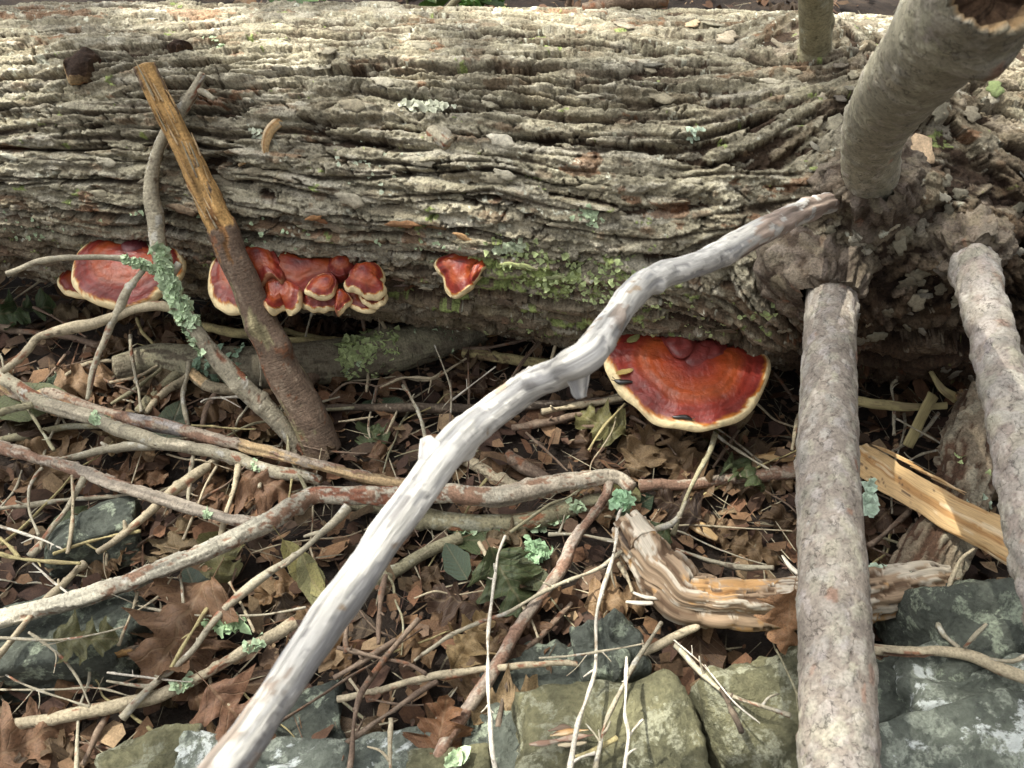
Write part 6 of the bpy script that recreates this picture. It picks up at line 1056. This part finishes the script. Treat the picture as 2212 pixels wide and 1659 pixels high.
for o in list(COL.objects):
    if o.parent is None and o.get('label', '').endswith(('in the leaf litter', 'in the brush pile')):
        p = o.location if o.location.length > 1e-6 else Vector(np.mean([v.co[:] for v in list(o.data.vertices)[::37]], 0)); w_ = where(p)
        if o.name.startswith('fallen_leaf'): o['label'] = f"{'small ' if o.scale[0] < 0.07 else ''}{o['group'][:-len(' fallen leaves')]} fallen leaf {w_}"
        elif o.name.startswith('dead_leaf'):
            sz = 'small' if o.scale[0] < 0.062 else ('large' if o.scale[0] > 0.086 else ''); tl = o.rotation_euler.to_matrix()[2][2]; tw = 'flat' if tl > 0.985 else ('tilted' if tl < 0.93 else 'curled')
            g_ = o['group'].split(' leaves')[0]; o['label'] = ' '.join(f'{sz} {tw} {g_} dead leaf {w_}'.split())
        else:
            ln = max(o.dimensions); g_ = o['group'].replace('thin ', '').replace(' twigs', ''); o['label'] = f"{'short' if ln < 0.11 else ('long' if ln > 0.2 else 'thin')} loose {g_} twig {w_}"

# ------------------------------------------------------------------ unseen tree added overhead to shade the place, its gaps aimed for sun
TREE = empty('unseen_shade_tree', (-6.3, 2.6, 0)); props(TREE, 'unseen broadleaved tree added to shade the log', 'tree')
r = np.random.default_rng(8); ctr = np.array([0.0, -0.35, 0.2]); e1 = nrm(np.cross(SUN, [0, 1, 0])); e2 = np.cross(SUN, e1)
HOLES = []  # crown gaps cut where patches of direct sun should land
for u, v, ra, rb_ in ((240, 60, 0.13, 0.07), (400, 75, 0.13, 0.06), (540, 120, 0.11, 0.06), (80, 45, 0.10, 0.07), (1875, 20, 0.06, 0.05)):
    HOLES.append((log_pt(u, v)[0], ra, rb_))
for f_, ra in ((0.84, 0.02), (0.94, 0.04)):
    P = TUBES[pd.name][0]; HOLES.append((P[int(f_*(len(P)-1))], ra, ra))
V = []; F = []; n_l = 0
for k in range(14000):
    rr4 = 2.6*math.sqrt(r.random()); a = r.uniform(0, 6.28); d = r.uniform(9.5, 12.5); c = ctr+e1*rr4*math.cos(a)+e2*rr4*math.sin(a)+SUN*d; s = r.uniform(0.075, 0.115)
    gp_ = c-SUN*((c[2]-0.15)/SUN[2]); bad = (gp_[1] > -0.16) and r.random() < 0.28
    for hp, ra, rb_ in HOLES:
        q = c-hp; x, y = q @ e1, q @ e2
        if (x/ra)**2+(y/rb_)**2 < 1: bad = True; break
    if bad: continue
    n_ = nrm(SUN+r.normal(0, 0.45, 3)); A_ = nrm(np.cross(n_, r.normal(0, 1, 3))); B_ = np.cross(n_, A_); b0 = len(V)
    for x, y in ((-0.5, 0), (-0.15, 0.26), (0.25, 0.2), (0.5, 0), (0.25, -0.2), (-0.15, -0.26)): V.append(c+A_*x*s+B_*y*s)
    F.append([b0, b0+1, b0+2, b0+3]); F.append([b0, b0+3, b0+4, b0+5]); n_l += 1
M_CROWN = leaf_mat('crown leaf', 0.5, 0.3)
co = link(mesh('crown', np.array(V), F, None, False, np.zeros((len(V), 2))), 'crown', TREE, M_CROWN); co.color = (0.06, 0.12, 0.03, 1)
top = ctr+SUN*11.5; trunk = [np.array([-6.3, 2.6, -0.05]), np.array([-6.2, 2.5, 3]), np.array([-6.0, 2.2, 6]), np.array([-5.6, 1.8, 8.5]), top]
tube('trunk', trunk, [0.22, 0.19, 0.15, 0.10, 0.03], 'brown', TREE, res=0.04, knots=2, bumpy=0.05)
for k in range(10):
    a = trunk[3]+(top-trunk[3])*r.uniform(0, 1); e = ctr+SUN*r.uniform(10, 12)+e1*r.uniform(-1.8, 1.8)+e2*r.uniform(-1.8, 1.8); dev = min(np.hypot((e-h_[0]) @ e1, (e-h_[0]) @ e2) for h_ in HOLES)
    tube('limb', [a, (a+e)/2+np.array([0, 0, 0.15]), e], [0.03, 0.018, 0.006], 'brown', TREE, res=0.03, knots=1)
